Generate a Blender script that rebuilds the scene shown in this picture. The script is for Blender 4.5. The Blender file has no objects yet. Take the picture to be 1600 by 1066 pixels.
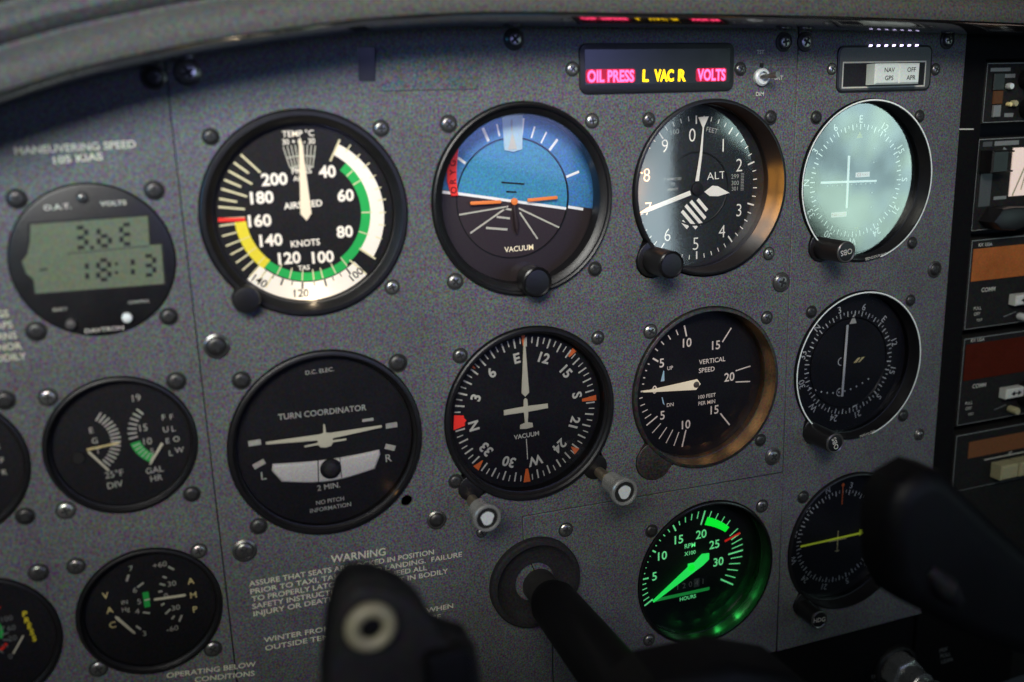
import bpy, bmesh, math, random
from mathutils import Vector, Matrix
random.seed(7)
R = math.radians
MM = 0.001
scn = bpy.context.scene
COL = scn.collection

# ------------------------------------------------------------ camera, world, light, exposure
cam = bpy.data.cameras.new('camera'); camo = bpy.data.objects.new('camera', cam); COL.objects.link(camo)
cam.sensor_width = 36; cam.lens = 32.12; cam.clip_start = 0.02; cam.clip_end = 20
def cam_matrix():
    a, b, c = R(-13.69887), R(1.907570), R(-19.727746)
    Rz = Matrix.Rotation(c, 3, 'Z'); Rx = Matrix.Rotation(a, 3, 'X'); Ry = Matrix.Rotation(b, 3, 'Y')
    m = Rz @ Rx @ Ry
    r, f, u = m.col[0], m.col[1], m.col[2]
    w = Matrix((r, u, -f)).transposed().to_4x4()
    w.translation = Vector((-144.442, -380.300, 35.622)) * MM
    return w
camo.matrix_world = cam_matrix()
cam.dof.use_dof = True; cam.dof.focus_distance = 0.455; cam.dof.aperture_fstop = 4.9; cam.dof.aperture_blades = 0
scn.camera = camo

world = bpy.data.worlds.new('World'); scn.world = world; world.use_nodes = True
bg = world.node_tree.nodes['Background']
bg.inputs[0].default_value = (0.50, 0.66, 0.80, 1); bg.inputs[1].default_value = 0.013

def area(name, loc, aim, sx, sy, power, color, spread=180):
    l = bpy.data.lights.new(name, 'AREA'); l.shape = 'RECTANGLE'; l.size = sx; l.size_y = sy
    l.energy = power; l.color = color; l.spread = R(spread)
    o = bpy.data.objects.new(name, l); COL.objects.link(o)
    o.location = loc
    o.rotation_euler = (Vector(aim) - Vector(loc)).to_track_quat('-Z', 'Z').to_euler()
    return o
# daylight that comes in through the cabin windows behind and beside the viewer, plus one added blue lamp
area('windshield_light', (-0.32, -0.64, 0.42), (-0.07, 0, 0.155), 0.6, 0.28, 1.75, (1.0, 0.985, 0.93), 56)
area('side_window_light', (-1.1, -0.45, 0.42), (-0.1, 0, 0.06), 0.5, 0.4, 0.20, (0.30, 0.66, 1.0), 110)
area('glareshield_blue_light', (-0.62, -0.36, 0.16), (-0.24, -0.03, 0.14), 0.22, 0.14, 0.16, (0.05, 0.45, 1.0), 28)  # added narrow blue beam that tints the left end of the glareshield
area('rear_window_light', (1.01, -0.90, 0.00), (0.17, 0, 0.03), 0.42, 0.36, 0.076, (0.66, 0.97, 0.92), 44)
area('rear_quarter_light', (0.56, -0.90, -0.08), (0.56, 0, -0.08), 0.085, 0.36, 0.24, (0.72, 0.92, 1.0))
area('rear_left_light', (0.26, -0.90, 0.12), (-0.02, 0, 0.05), 0.38, 0.26, 0.17, (0.38, 0.42, 1.0), 60)

vs = scn.view_settings
vs.view_transform = 'Standard'; vs.look = 'None'; vs.exposure = 0; vs.gamma = 1; vs.use_curve_mapping = False
scn.cycles.max_bounces = 6; scn.cycles.transparent_max_bounces = 12
scn.cycles.use_denoising = True
scn.cycles.sample_clamp_indirect = 0.6; scn.cycles.sample_clamp_direct = 12
scn.cycles.caustics_reflective = False; scn.cycles.caustics_refractive = False

# ------------------------------------------------------------ materials
def mat(name, col, rough=0.5, metal=0.0, grain=0.0, gscale=2300, emit=None, estr=0.0, bump=0.0, wear=0.0, spec=0.5, bscale=1500, scratch=0.0):
    m = bpy.data.materials.new(name); m.use_nodes = True
    nt = m.node_tree; N = nt.nodes; L = nt.links; b = N['Principled BSDF']
    b.inputs['Base Color'].default_value = (*col, 1); b.inputs['Roughness'].default_value = rough
    b.inputs['Metallic'].default_value = metal; b.inputs['Specular IOR Level'].default_value = spec
    tc = N.new('ShaderNodeTexCoord')
    last = None
    if grain > 0:
        n = N.new('ShaderNodeTexNoise'); n.inputs['Scale'].default_value = gscale; n.inputs['Detail'].default_value = 1.5
        L.new(tc.outputs['Object'], n.inputs['Vector'])
        mr = N.new('ShaderNodeMix'); mr.data_type = 'RGBA'; mr.blend_type = 'MIX'
        # fine coloured fleck in the paint
        s = N.new('ShaderNodeVectorMath'); s.operation = 'MULTIPLY_ADD'
        g = grain * 5
        s.inputs[1].default_value = (g, g, g); s.inputs[2].default_value = (1 - g * .5,) * 3
        L.new(n.outputs['Color'], s.inputs[0])
        mx = N.new('ShaderNodeVectorMath'); mx.operation = 'MAXIMUM'; mx.inputs[1].default_value = (.12,) * 3
        L.new(s.outputs[0], mx.inputs[0])
        v = N.new('ShaderNodeVectorMath'); v.operation = 'MULTIPLY'; v.inputs[1].default_value = col
        L.new(mx.outputs[0], v.inputs[0]); last = v.outputs[0]
    if wear > 0:
        n2 = N.new('ShaderNodeTexNoise'); n2.inputs['Scale'].default_value = 22; n2.inputs['Detail'].default_value = 6
        n2.inputs['Roughness'].default_value = .7
        L.new(tc.outputs['Object'], n2.inputs['Vector'])
        rr = N.new('ShaderNodeMapRange'); rr.inputs[1].default_value = .3; rr.inputs[2].default_value = .7
        rr.inputs[3].default_value = 1 - wear; rr.inputs[4].default_value = 1 + wear
        L.new(n2.outputs['Fac'], rr.inputs[0])
        v2 = N.new('ShaderNodeVectorMath'); v2.operation = 'SCALE'
        if last: L.new(last, v2.inputs[0])
        else: v2.inputs[0].default_value = col
        L.new(rr.outputs[0], v2.inputs['Scale']); last = v2.outputs[0]
        r3 = N.new('ShaderNodeMapRange'); r3.inputs[3].default_value = max(.05, rough - .12); r3.inputs[4].default_value = min(1, rough + .12)
        L.new(n2.outputs['Fac'], r3.inputs[0]); L.new(r3.outputs[0], b.inputs['Roughness'])
    if scratch > 0:
        for rot_, sc_ in ((25, 9), (-62, 7)):
            mp = N.new('ShaderNodeMapping'); mp.inputs['Rotation'].default_value = (0, R(rot_), 0); mp.inputs['Scale'].default_value = (sc_, 30, sc_ * 90)
            L.new(tc.outputs['Object'], mp.inputs['Vector'])
            ns = N.new('ShaderNodeTexNoise'); ns.inputs['Scale'].default_value = 1.6; ns.inputs['Detail'].default_value = 3
            L.new(mp.outputs[0], ns.inputs['Vector'])
            r4 = N.new('ShaderNodeMapRange'); r4.inputs[1].default_value = .70; r4.inputs[2].default_value = .76; r4.inputs[3].default_value = 1; r4.inputs[4].default_value = 1 + scratch
            L.new(ns.outputs['Fac'], r4.inputs[0])
            v4 = N.new('ShaderNodeVectorMath'); v4.operation = 'SCALE'; L.new(last, v4.inputs[0]); L.new(r4.outputs[0], v4.inputs['Scale']); last = v4.outputs[0]
    if last: L.new(last, b.inputs['Base Color'])
    if bump > 0:
        n3 = N.new('ShaderNodeTexNoise'); n3.inputs['Scale'].default_value = bscale; n3.inputs['Detail'].default_value = 2
        L.new(tc.outputs['Object'], n3.inputs['Vector'])
        bp = N.new('ShaderNodeBump'); bp.inputs['Strength'].default_value = bump; bp.inputs['Distance'].default_value = .0004
        L.new(n3.outputs['Fac'], bp.inputs['Height']); L.new(bp.outputs[0], b.inputs['Normal'])
    if emit:
        b.inputs['Emission Color'].default_value = (*emit, 1); b.inputs['Emission Strength'].default_value = estr
    return m

def glass_mat(name, mult=1.0, rough=0.05, tint=(1, 1, 1), lo=.75, hi=1.2, gtint=None):
    m = bpy.data.materials.new(name); m.use_nodes = True
    nt = m.node_tree; N = nt.nodes; L = nt.links; N.clear()
    out = N.new('ShaderNodeOutputMaterial'); mix = N.new('ShaderNodeMixShader')
    tr = N.new('ShaderNodeBsdfTransparent'); tr.inputs[0].default_value = (*tint, 1)
    gl = N.new('ShaderNodeBsdfGlossy'); gl.inputs['Roughness'].default_value = rough
    fr = N.new('ShaderNodeFresnel'); fr.inputs[0].default_value = 1.5
    tc = N.new('ShaderNodeTexCoord'); no = N.new('ShaderNodeTexNoise'); no.inputs['Scale'].default_value = 26; no.inputs['Detail'].default_value = 2.5; no.inputs['Roughness'].default_value = .5
    L.new(tc.outputs['Object'], no.inputs['Vector'])
    mr = N.new('ShaderNodeMapRange'); mr.inputs[1].default_value = .3; mr.inputs[2].default_value = .72; mr.inputs[3].default_value = rough * .8; mr.inputs[4].default_value = rough * 1.5 + .02
    L.new(no.outputs['Fac'], mr.inputs[0]); L.new(mr.outputs[0], gl.inputs['Roughness'])
    m2 = N.new('ShaderNodeMapRange'); m2.inputs[1].default_value = .35; m2.inputs[2].default_value = .7; m2.inputs[3].default_value = lo * mult; m2.inputs[4].default_value = hi * mult
    L.new(no.outputs['Fac'], m2.inputs[0])
    if gtint:
        n5 = N.new('ShaderNodeTexNoise'); n5.inputs['Scale'].default_value = 34; n5.inputs['Detail'].default_value = 2
        L.new(tc.outputs['Object'], n5.inputs['Vector'])
        cr = N.new('ShaderNodeMix'); cr.data_type = 'RGBA'; cr.inputs[6].default_value = (*gtint[0], 1); cr.inputs[7].default_value = (*gtint[1], 1)
        r5 = N.new('ShaderNodeMapRange'); r5.inputs[1].default_value = .4; r5.inputs[2].default_value = .6
        L.new(n5.outputs['Fac'], r5.inputs[0]); L.new(r5.outputs[0], cr.inputs[0]); L.new(cr.outputs[2], gl.inputs['Color'])
    mu = N.new('ShaderNodeMath'); mu.operation = 'MULTIPLY'; L.new(fr.outputs[0], mu.inputs[0]); L.new(m2.outputs[0], mu.inputs[1])
    L.new(mu.outputs[0], mix.inputs[0]); L.new(tr.outputs[0], mix.inputs[1]); L.new(gl.outputs[0], mix.inputs[2])
    L.new(mix.outputs[0], out.inputs[0])
    return m

M = {}
M['panel'] = mat('grey_flecked_panel_paint', (0.083, 0.085, 0.088), .66, 0, .82, 1150, bump=.25, wear=.18, spec=.35, scratch=.5)
M['backing'] = mat('dark_cavity', (.006, .006, .007), .9)
M['black'] = mat('black_bezel_paint', (.0065, .006, .0065), .38, 0, .4, 1200, bump=.15, wear=.3, spec=.4)
M['blackgloss'] = mat('black_gloss_bezel', (.006, .0055, .006), .22, 0, .2, 1500, wear=.3)
M['dial'] = mat('matt_black_dial', (.0075, .0068, .0085), .65, 0, .9, 1100, spec=.3)
M['dial2'] = mat('charcoal_dial', (.016, .018, .021), .65, 0, .7, 1100, spec=.3)
M['white'] = mat('white_print', (.66, .64, .52), .6, 0, .08, 1700)
M['dimwhite'] = mat('dim_white_print', (.46, .45, .38), .6, 0, .25, 1700)
M['grey'] = mat('grey_print', (.17, .18, .17), .6, 0, .2, 1700)
M['cream'] = mat('cream_placard_print', (.50, .48, .36), .7, 0, .35, 1700)
M['lume'] = mat('cream_pointer_paint', (.66, .62, .45), .55, 0, .06, 1700)
M['yellow'] = mat('yellow_paint', (.85, .70, .03), .5, 0, .1, 1700)
M['amberp'] = mat('amber_print', (.75, .62, .28), .5, 0, .15, 1700)
M['green'] = mat('green_paint', (.02, .42, .07), .5, 0, .1, 1700)
M['red'] = mat('red_paint', (.75, .03, .015), .5, 0, .1, 1700)
M['orange'] = mat('orange_paint', (.90, .17, .03), .5, 0, .1, 1700)
M['screw'] = mat('tarnished_screw_metal', (.17, .165, .155), .30, .8, .2, 1500, wear=.5, bump=.2, bscale=500)
M['darkscrew'] = mat('blackened_screw_metal', (.05, .048, .045), .42, .7, .2, 1500, wear=.5)
M['recess'] = mat('screw_cross_shadow_black', (.008, .008, .008), .8)
M['collar'] = mat('dull_grey_collar', (.016, .015, .016), .8, 0, .6, 900, wear=.2, spec=.2)
M['brightscrew'] = mat('bare_screw_metal', (.34, .33, .30), .28, .85, .2, 1500, wear=.5)
M['chrome'] = mat('polished_metal', (.62, .62, .60), .16, 1, .05, 1500, wear=.25)
M['knurl'] = mat('worn_brass_stem', (.30, .25, .18), .45, .9, .2, 1500, wear=.4)
M['satin'] = mat('satin_metal', (.60, .60, .56), .28, .75, .05, 1500, wear=.2)
M['silver'] = mat('brushed_silver_cap', (.75, .77, .74), .5, .35, .15, 1500)
M['shield'] = mat('grained_vinyl_glareshield', (.044, .043, .037), .8, 0, .7, 900, bump=.5, wear=.12, bscale=700)
M['vinyledge'] = mat('glossy_vinyl_lip', (.010, .010, .010), .12, 0, .1, 1100, spec=1.0)
M['vinyledge'].node_tree.nodes['Principled BSDF'].inputs['IOR'].default_value = 2.1
M['yoke'] = mat('black_yoke_plastic', (.0022, .0022, .0026), .55, 0, .6, 700, wear=.3, spec=.18)
M['yokegrey'] = mat('lighter_yoke_face', (.011, .0105, .011), .65, 0, .6, 700, wear=.3, spec=.2)  # lighter copy of the yoke black, for its lit face and highlight
M['radio'] = mat('charcoal_radio_face', (.009, .0086, .008), .75, 0, .8, 1000, bump=.3, wear=.2, spec=.2)
M['lower'] = mat('black_crinkle_subpanel', (.0022, .0020, .0024), .8, 0, .9, 900, spec=.12)
M['glass'] = glass_mat('instrument_glass', rough=.06)
M['glass_alt'] = glass_mat('boosted_reflection_glass', 3.6, rough=.045)  # reflectance raised to strengthen the hazy reflection
M['vsibezel'] = mat('scuffed_black_bezel', (.022, .018, .015), .42, 0, .9, 900, bump=.3, wear=.5)
M['glass_haze'] = glass_mat('mottled_reflection_glass', 5.0, rough=.06, tint=(.80, .92, .86), lo=.55, hi=1.45, gtint=((.90, .92, 1.0), (.92, .93, .84)))  # mottled haze of the reflection is put into reflectance and tint

# ------------------------------------------------------------ mesh helpers (input in millimetres: x right, y away from the viewer, z up)
class G:
    def __init__(s): s.v = []; s.f = []
    def face(s, pts):
        n = len(s.v); s.v += [tuple(p) for p in pts]; s.f.append(list(range(n, n + len(pts))))
    def add(s, vs, fs):
        n = len(s.v); s.v += [tuple(p) for p in vs]; s.f += [[i + n for i in f] for f in fs]
    def line(s, a, b, w, y, w2=None):
        (x1, z1), (x2, z2) = a, b; dx, dz = x2 - x1, z2 - z1; l = math.hypot(dx, dz) or 1
        nx, nz = -dz / l, dx / l; h = w / 2; k = (w if w2 is None else w2) / 2
        s.face([(x1 + nx * h, y, z1 + nz * h), (x1 - nx * h, y, z1 - nz * h), (x2 - nx * k, y, z2 - nz * k), (x2 + nx * k, y, z2 + nz * k)])
    def poly(s, pts, y): s.face([(a, y, b) for a, b in pts])
    def rect(s, x0, x1, z0, z1, y): s.poly([(x0, z0), (x1, z0), (x1, z1), (x0, z1)], y)
    def arc(s, r1, r2, a1, a2, y, c=(0, 0), n=48, r1b=None, r2b=None):
        P = []
        for i in range(n + 1):
            t = i / n; a = R(a1 + (a2 - a1) * t); ra = r1 + ((r1b or r1) - r1) * t; rb = r2 + ((r2b or r2) - r2) * t
            P.append(((c[0] + ra * math.sin(a), y, c[1] + ra * math.cos(a)), (c[0] + rb * math.sin(a), y, c[1] + rb * math.cos(a))))
        vs = [p for q in P for p in q]; s.add(vs, [[2 * i, 2 * i + 1, 2 * i + 3, 2 * i + 2] for i in range(n)])
    def tick(s, a, r1, r2, w, y, c=(0, 0)):
        a = R(a); s.line((c[0] + r1 * math.sin(a), c[1] + r1 * math.cos(a)), (c[0] + r2 * math.sin(a), c[1] + r2 * math.cos(a)), w, y)
    def disc(s, r, y, c=(0, 0), n=48, rz=None):
        rz = rz or r
        s.poly([(c[0] + r * math.cos(2 * math.pi * i / n), c[1] + rz * math.sin(2 * math.pi * i / n)) for i in range(n)], y)
    def lathe(s, prof, c=(0, 0), n=72, capa=False, capb=False, sq=None):
        base = len(s.v)
        for r, y in prof:
            for i in range(n):
                a = 2 * math.pi * i / n; rr = r * (sq(a) if sq else 1)
                s.v.append((c[0] + rr * math.cos(a), y, c[1] + rr * math.sin(a)))
        for j in range(len(prof) - 1):
            for i in range(n):
                k = (i + 1) % n
                s.f.append([base + j * n + i, base + j * n + k, base + (j + 1) * n + k, base + (j + 1) * n + i])
        if capa: s.f.append([base + i for i in range(n)])
        if capb: s.f.append([base + (len(prof) - 1) * n + i for i in range(n)])
    def box(s, x0, x1, y0, y1, z0, z1, b=0.0):
        if b <= 0:
            vs = [(x, y, z) for x in (x0, x1) for y in (y0, y1) for z in (z0, z1)]
            s.add(vs, [[0, 1, 3, 2], [4, 6, 7, 5], [0, 4, 5, 1], [2, 3, 7, 6], [0, 2, 6, 4], [1, 5, 7, 3]]); return
        def ring(d, y):
            return [(x0 + d, y, z0 + d), (x1 - d, y, z0 + d), (x1 - d, y, z1 - d), (x0 + d, y, z1 - d)]
        vs = ring(0, y1) + ring(0, y0 + b) + ring(b, y0)
        fs = [[3, 2, 1, 0], [8, 9, 10, 11]]
        for j in (0, 1):
            for i in range(4):
                k = (i + 1) % 4; fs.append([j * 4 + i, j * 4 + k, (j + 1) * 4 + k, (j + 1) * 4 + i])
        s.add(vs, fs)
    def prism(s, pts, y0, y1, b=0.0, steps=3):
        # outline extruded from y1 (far) to y0 (near), near edge rounded by b
        n = len(pts); cx = sum(p[0] for p in pts) / n; cz = sum(p[1] for p in pts) / n
        def inset(d):
            o = []
            for i in range(n):
                p, q, r = Vector(pts[i - 1]), Vector(pts[i]), Vector(pts[(i + 1) % n])
                e1 = (q - p).normalized(); e2 = (r - q).normalized()
                n1 = Vector((-e1.y, e1.x)); n2 = Vector((-e2.y, e2.x)); m_ = n1 + n2
                m_ = m_ / max(.35, m_.length_squared / 2)
                o.append((q.x + m_.x * d, q.y + m_.y * d))
            return o
        ar = sum(pts[i - 1][0] * pts[i][1] - pts[i][0] * pts[i - 1][1] for i in range(n))
        if ar < 0: pts = list(reversed(pts))
        rings = [(0, y1)]
        if b > 0:
            for k in range(steps + 1):
                a = math.pi / 2 * k / steps; rings.append((b * (1 - math.cos(a)), y0 + b * (1 - math.sin(a))))
        else: rings.append((0, y0))
        base = len(s.v)
        for d, y in rings: s.v += [(x, y, z) for x, z in inset(d)]
        for j in range(len(rings) - 1):
            for i in range(n):
                k = (i + 1) % n; s.f.append([base + j * n + i, base + j * n + k, base + (j + 1) * n + k, base + (j + 1) * n + i])
        s.f.append([base + (len(rings) - 1) * n + i for i in range(n)]); s.f.append([base + n - 1 - i for i in range(n)])
    def text(s, body, u, v, h, y, rot=0, bold=0.0, sx=1.0, align='C', tilt=0):
        vs, fs, w = glyphs(body, bold)
        k = h / 0.682; c, d = math.cos(R(rot)), math.sin(R(rot)); sh = math.tan(R(tilt))
        ox = {'C': w / 2, 'L': 0, 'R': w}[align]
        out = []
        for x, z in vs:
            X = (x - ox) * k * sx; Z = (z - .341) * k; X += Z * sh
            out.append((u + X * c - Z * d, y, v + X * d + Z * c))
        s.add(out, fs)
    def textfit(s, body, a, b, h, y, bold=0.0):
        # text stretched between two points a (left) and b (right) at mid height
        vs, fs, w = glyphs(body, bold); k = h / 0.682; L = math.hypot(b[0] - a[0], b[1] - a[1])
        s.text(body, (a[0] + b[0]) / 2, (a[1] + b[1]) / 2, h, y, math.degrees(math.atan2(b[1] - a[1], b[0] - a[0])), bold, L / (w * k))
    def tube(s, pts, rad, n=14, caps=True):
        base = len(s.v); P = [Vector(p) for p in pts]
        for i, p in enumerate(P):
            t = (P[min(i + 1, len(P) - 1)] - P[max(i - 1, 0)]).normalized()
            a = t.cross(Vector((0, 0, 1)));
            if a.length < .05: a = t.cross(Vector((1, 0, 0)))
            a.normalize(); b = t.cross(a); r = rad[i] if isinstance(rad, (list, tuple)) else rad
            for j in range(n):
                q = 2 * math.pi * j / n; s.v.append(tuple(p + a * math.cos(q) * r + b * math.sin(q) * r))
        for i in range(len(P) - 1):
            for j in range(n):
                k = (j + 1) % n; s.f.append([base + i * n + j, base + i * n + k, base + (i + 1) * n + k, base + (i + 1) * n + j])
        if caps: s.f.append([base + j for j in range(n)]); s.f.append([base + (len(P) - 1) * n + j for j in range(n)])
    def build(s, name, m, parent=None, smooth=True, loc=None, kind=None, fix=True):
        me = bpy.data.meshes.new(name)
        me.from_pydata([(a * MM, b * MM, c * MM) for a, b, c in s.v], [], s.f)
        me.materials.append(M[m] if isinstance(m, str) else m)
        if fix:
            bm = bmesh.new(); bm.from_mesh(me); bmesh.ops.recalc_face_normals(bm, faces=bm.faces); bm.to_mesh(me); bm.free()
        if smooth:
            me.polygons.foreach_set('use_smooth', [True] * len(me.polygons)); me.set_sharp_from_angle(angle=R(32))
        me.update()
        o = bpy.data.objects.new(name, me); COL.objects.link(o)
        if parent: o.parent = parent
        if loc: o.location = Vector(loc) * MM
        if kind: o['kind'] = kind
        return o

_gc = {}
def glyphs(body, bold):
    key = (body, bold)
    if key in _gc: return _gc[key]
    c = bpy.data.curves.new('t', 'FONT'); c.body = body; c.offset = bold; c.resolution_u = 3; c.size = 1
    o = bpy.data.objects.new('t', c); COL.objects.link(o); bpy.context.view_layer.update()
    dg = bpy.context.evaluated_depsgraph_get(); me = bpy.data.meshes.new_from_object(o.evaluated_get(dg))
    vs = [(v.co.x, v.co.y) for v in me.vertices]; fs = [list(p.vertices) for p in me.polygons]
    x0 = min(v[0] for v in vs); x1 = max(v[0] for v in vs)
    vs = [(a - x0, b) for a, b in vs]
    bpy.data.objects.remove(o); bpy.data.curves.remove(c); bpy.data.meshes.remove(me)
    _gc[key] = (vs, fs, x1 - x0); return _gc[key]

def thing(name, label, cat, loc=(0, 0, 0), group=None):
    o = bpy.data.objects.new(name, None); COL.objects.link(o); o.empty_display_size = .01
    o.location = Vector(loc) * MM; o['label'] = label; o['category'] = cat
    if group: o['group'] = group
    return o

def plate2d(name, outline, holes, y0, y1, m, parent, bev=.35):
    c = bpy.data.curves.new(name, 'CURVE'); c.dimensions = '2D'; c.fill_mode = 'BOTH'
    for pts in [outline] + holes:
        sp = c.splines.new('POLY'); sp.points.add(len(pts) - 1)
        for i, (x, z) in enumerate(pts): sp.points[i].co = (x, z, 0, 1)
        sp.use_cyclic_u = True
    c.extrude = (y1 - y0) / 2 - bev; c.bevel_depth = bev; c.bevel_resolution = 1; c.offset = -bev
    o = bpy.data.objects.new('t', c); COL.objects.link(o); bpy.context.view_layer.update()
    me = bpy.data.meshes.new_from_object(o.evaluated_get(bpy.context.evaluated_depsgraph_get()))
    ym = (y0 + y1) / 2
    for v in me.vertices: v.co = Vector((v.co.x, ym - v.co.z, v.co.y)) * MM
    bm = bmesh.new(); bm.from_mesh(me); bmesh.ops.recalc_face_normals(bm, faces=bm.faces); bm.to_mesh(me); bm.free()
    me.materials.clear(); me.materials.append(M[m]); me.name = name
    ob = bpy.data.objects.new(name, me); COL.objects.link(ob); ob.parent = parent
    bpy.data.objects.remove(o); bpy.data.curves.remove(c)
    return ob

def hole(c, r, lobes=(), n=96):
    pts = []
    for i in range(n):
        a = 2 * math.pi * i / n; d = Vector((math.cos(a), math.sin(a))); rr = r
        for lx, lz, lr in lobes:
            p = d.x * lx + d.y * lz; q = lx * lx + lz * lz - lr * lr; D = p * p - q
            if D > 0: rr = max(rr, p + math.sqrt(D))
        pts.append((c[0] + d.x * rr, c[1] + d.y * rr))
    return pts

# ------------------------------------------------------------ layout of the panel (mm)
# key: centre, radius, dial depth, dial radius, lobes
INS = {
 'ASI': ((-94.9, 0), 42.0, 4, 36.2, ()),
 'ATT': ((0, 0), 42.5, 14, 40.0, ()),
 'ALT': ((95, -.6), 41.8, 14, 39.0, ((-31, -31, 9.0),)),
 'NAV': ((186.4, -1.7), 41.0, 7.5, 38.2, ((-26, -31, 8.0),)),
 'TCO': ((-94.3, -99), 41.9, 4, 38.0, ()),
 'HDG': ((.5, -99.4), 42.4, 6, 38.0, ((-31, -31, 6.5), (32, -31, 6.5))),
 'VSI': ((94.9, -99.2), 41.9, 10, 38.6, ((-29.7, -33.5, 10.3),)),
 'NV2': ((188.1, -99.2), 41.0, 7.5, 38.2, ((-26, -32, 8.0),)),
 'TAC': ((97, -201.3), 40.8, 10, 38.2, ()),
 'ADF': ((189, -201.3), 41.0, 10, 38.2, ((-28, -32, 8.0),)),
 'CLK': ((-176.2, -12.1), 29.3, 0, 28.5, ()),
 'EGT': ((-175.6, -87.1), 28.8, 3, 25.8, ()),
 'VAC': ((-173.5, -161.4), 28.8, 3, 25.8, ()),
 'LFU': ((-237.6, -87), 28.8, 3, 25.8, ()),
 'LFL': ((-236.3, -161.4), 28.8, 3, 25.8, ()),
}
panel = thing('instrument_panel', 'grey flecked metal instrument panel holding all the round gauges', 'panel', (0, 0, 0))
def holes_in(x0, x1, z0, z1):
    return [hole(c, r, lb) for (c, r, d, dr, lb) in INS.values() if x0 < c[0] < x1 and z0 < c[1] < z1]
ZT = 84
plate2d('panel_plate', [(-340, -330), (-143.0, -330), (-142.75, ZT), (-340, ZT)], holes_in(-340, -143, -330, ZT), 0, 2.2, 'panel', panel)
ARX0, ARX1, ARZ0, ARZ1 = 27.2, 105.6, 44.8, 66.2
def rrect(x0, x1, z0, z1, r, n=5):
    P = []
    for cx, cz, a0 in ((x1 - r, z1 - r, 0), (x0 + r, z1 - r, 90), (x0 + r, z0 + r, 180), (x1 - r, z0 + r, 270)):
        for i in range(n + 1):
            a = R(a0 + 90 * i / n); P.append((cx + r * math.cos(a), cz + r * math.sin(a)))
    return P
SLOT_ = 0
SLOT = [(-69.8, 52.2), (-62.8, 51.8), (-62.0, 65.3), (-69.6, 65.6)]
cen = [h for h in holes_in(-142, 142, -150, ZT)] + [rrect(ARX0 + 1.2, ARX1 - 1.2, ARZ0 + 1.2, ARZ1 - 1.2, 3), SLOT]
cen += [hole((-61.2, -131.6), 2.6)]
plate2d('panel_plate', [(-142.6, -330), (7.9, -330), (7.9, -200), (-5.75, -166), (-5.75, -149.6), (142.5, -151.9), (141.2, ZT), (-142.4, ZT)], cen, 0, 2.2, 'panel', panel)
plate2d('panel_plate', [(8.3, -259.3), (142.9, -259.3), (142.9, -152.3), (-5.4, -150.0), (-5.4, -166), (8.3, -200)], holes_in(-5, 143, -259, -152), 0, 2.2, 'panel', panel)
plate2d('panel_plate', [(143.5, -259.6), (246.0, -259.6), (244.6, ZT), (141.6, ZT)], holes_in(143, 246, -259, ZT) + [rrect(165.6, 221.6, 43.8, 63.6, 2.5)], 0, 2.2, 'panel', panel)
g = G(); g.box(-340, 246, 30, 32, -330, ZT); g.build('backing_board', 'backing', panel, False)
g = G(); g.box(-143.5, -142.0, 3, 4, -330, ZT); g.box(140.6, 144.2, 3, 4, -152, ZT); g.box(-6.5, 144, 3, 4, -153, -149)
g.build('seam_strip', 'backing', panel, False)
g = G(); g.box(-71, -61, 1.2, 3, 51, 67); g.build('slot_back', 'black', panel, False)

g = G(); g.prism(rrect(-61.0, -19.5, 48.0, 65.4, 1.2), -.45, .2, .2, 2); g.build('blanking_plate', 'panel', panel)
# screws ------------------------------------------------------------
def phillips(parent, x, z, r, m='screw', ring=True, turn=0.0, y=0.0):
    if m == 'screw': m = random.choice(['screw', 'screw', 'brightscrew', 'darkscrew'])
    r *= random.uniform(.9, 1.06)
    g = G(); h = G()
    prof = [(r, y - .05), (r * .98, y - .35), (r * .84, y - .8), (r * .6, y - 1.08), (r * .3, y - 1.14), (r * .01, y - 1.15)]
    g.lathe(prof, (x, z), 26)
    for k in range(2):
        a = R(turn + 90 * k); c, s_ = math.cos(a), math.sin(a); w = r * .15; l = r * .56
        h.poly([(x + c * l - s_ * w, z + s_ * l + c * w), (x + c * l + s_ * w, z + s_ * l - c * w), (x - c * l + s_ * w, z - s_ * l - c * w), (x - c * l - s_ * w, z - s_ * l + c * w)], y - 1.17 - .02 * k)  # flat dark cross drawn in place of the shaded recess
    h.lathe([(r * 1.22, y - .03), (r * 1.2, y - .16), (r * 1.0, y - .2)], (x, z), 26)  # dark ring around the head stands in for its shadow
    o = g.build('screw', m, parent)
    if parent is panel: h.build('screw_cross_and_shadow', 'recess', o, False)
    else: h.build('screw_cross_and_shadow', 'recess', o, False)
    return o
def bigscrew(x, z, r=4.4, turn=20):
    g = G(); g.lathe([(r * 1.28, -.05), (r * 1.26, -.5), (r * 1.02, -1.0), (r * .98, -.6)], (x, z), 32)
    w = g.build('screw_washer', 'screw', panel)
    ox, oz = panel.location.x, panel.location.z
    phillips(panel, x, z, r * .98, 'screw', turn=turn, y=-.5)
for x, z, r, t in [(-134.9, 56.5, 4.6, 30), (-147.2, 54.8, 4.2, 5), (-2.7, 68.0, 4.2, 40), (133.3, 66.4, 4.2, 10), (145.3, 66.4, 4.2, 60), (231.9, 67.0, 4.2, 20),
                   (-135.6, -50.4, 4.7, 15), (-133.5, -141.3, 4.7, 50), (-48, -143.2, 4.2, 25), (136.7, -48.9, 4.6, 70), (135.6, -141.9, 4.4, 35),
                   (235.2, -50.9, 4.2, 10), (233.4, -144.7, 3.2, 10)]:
    bigscrew(x, z, r * .86, t)
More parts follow.
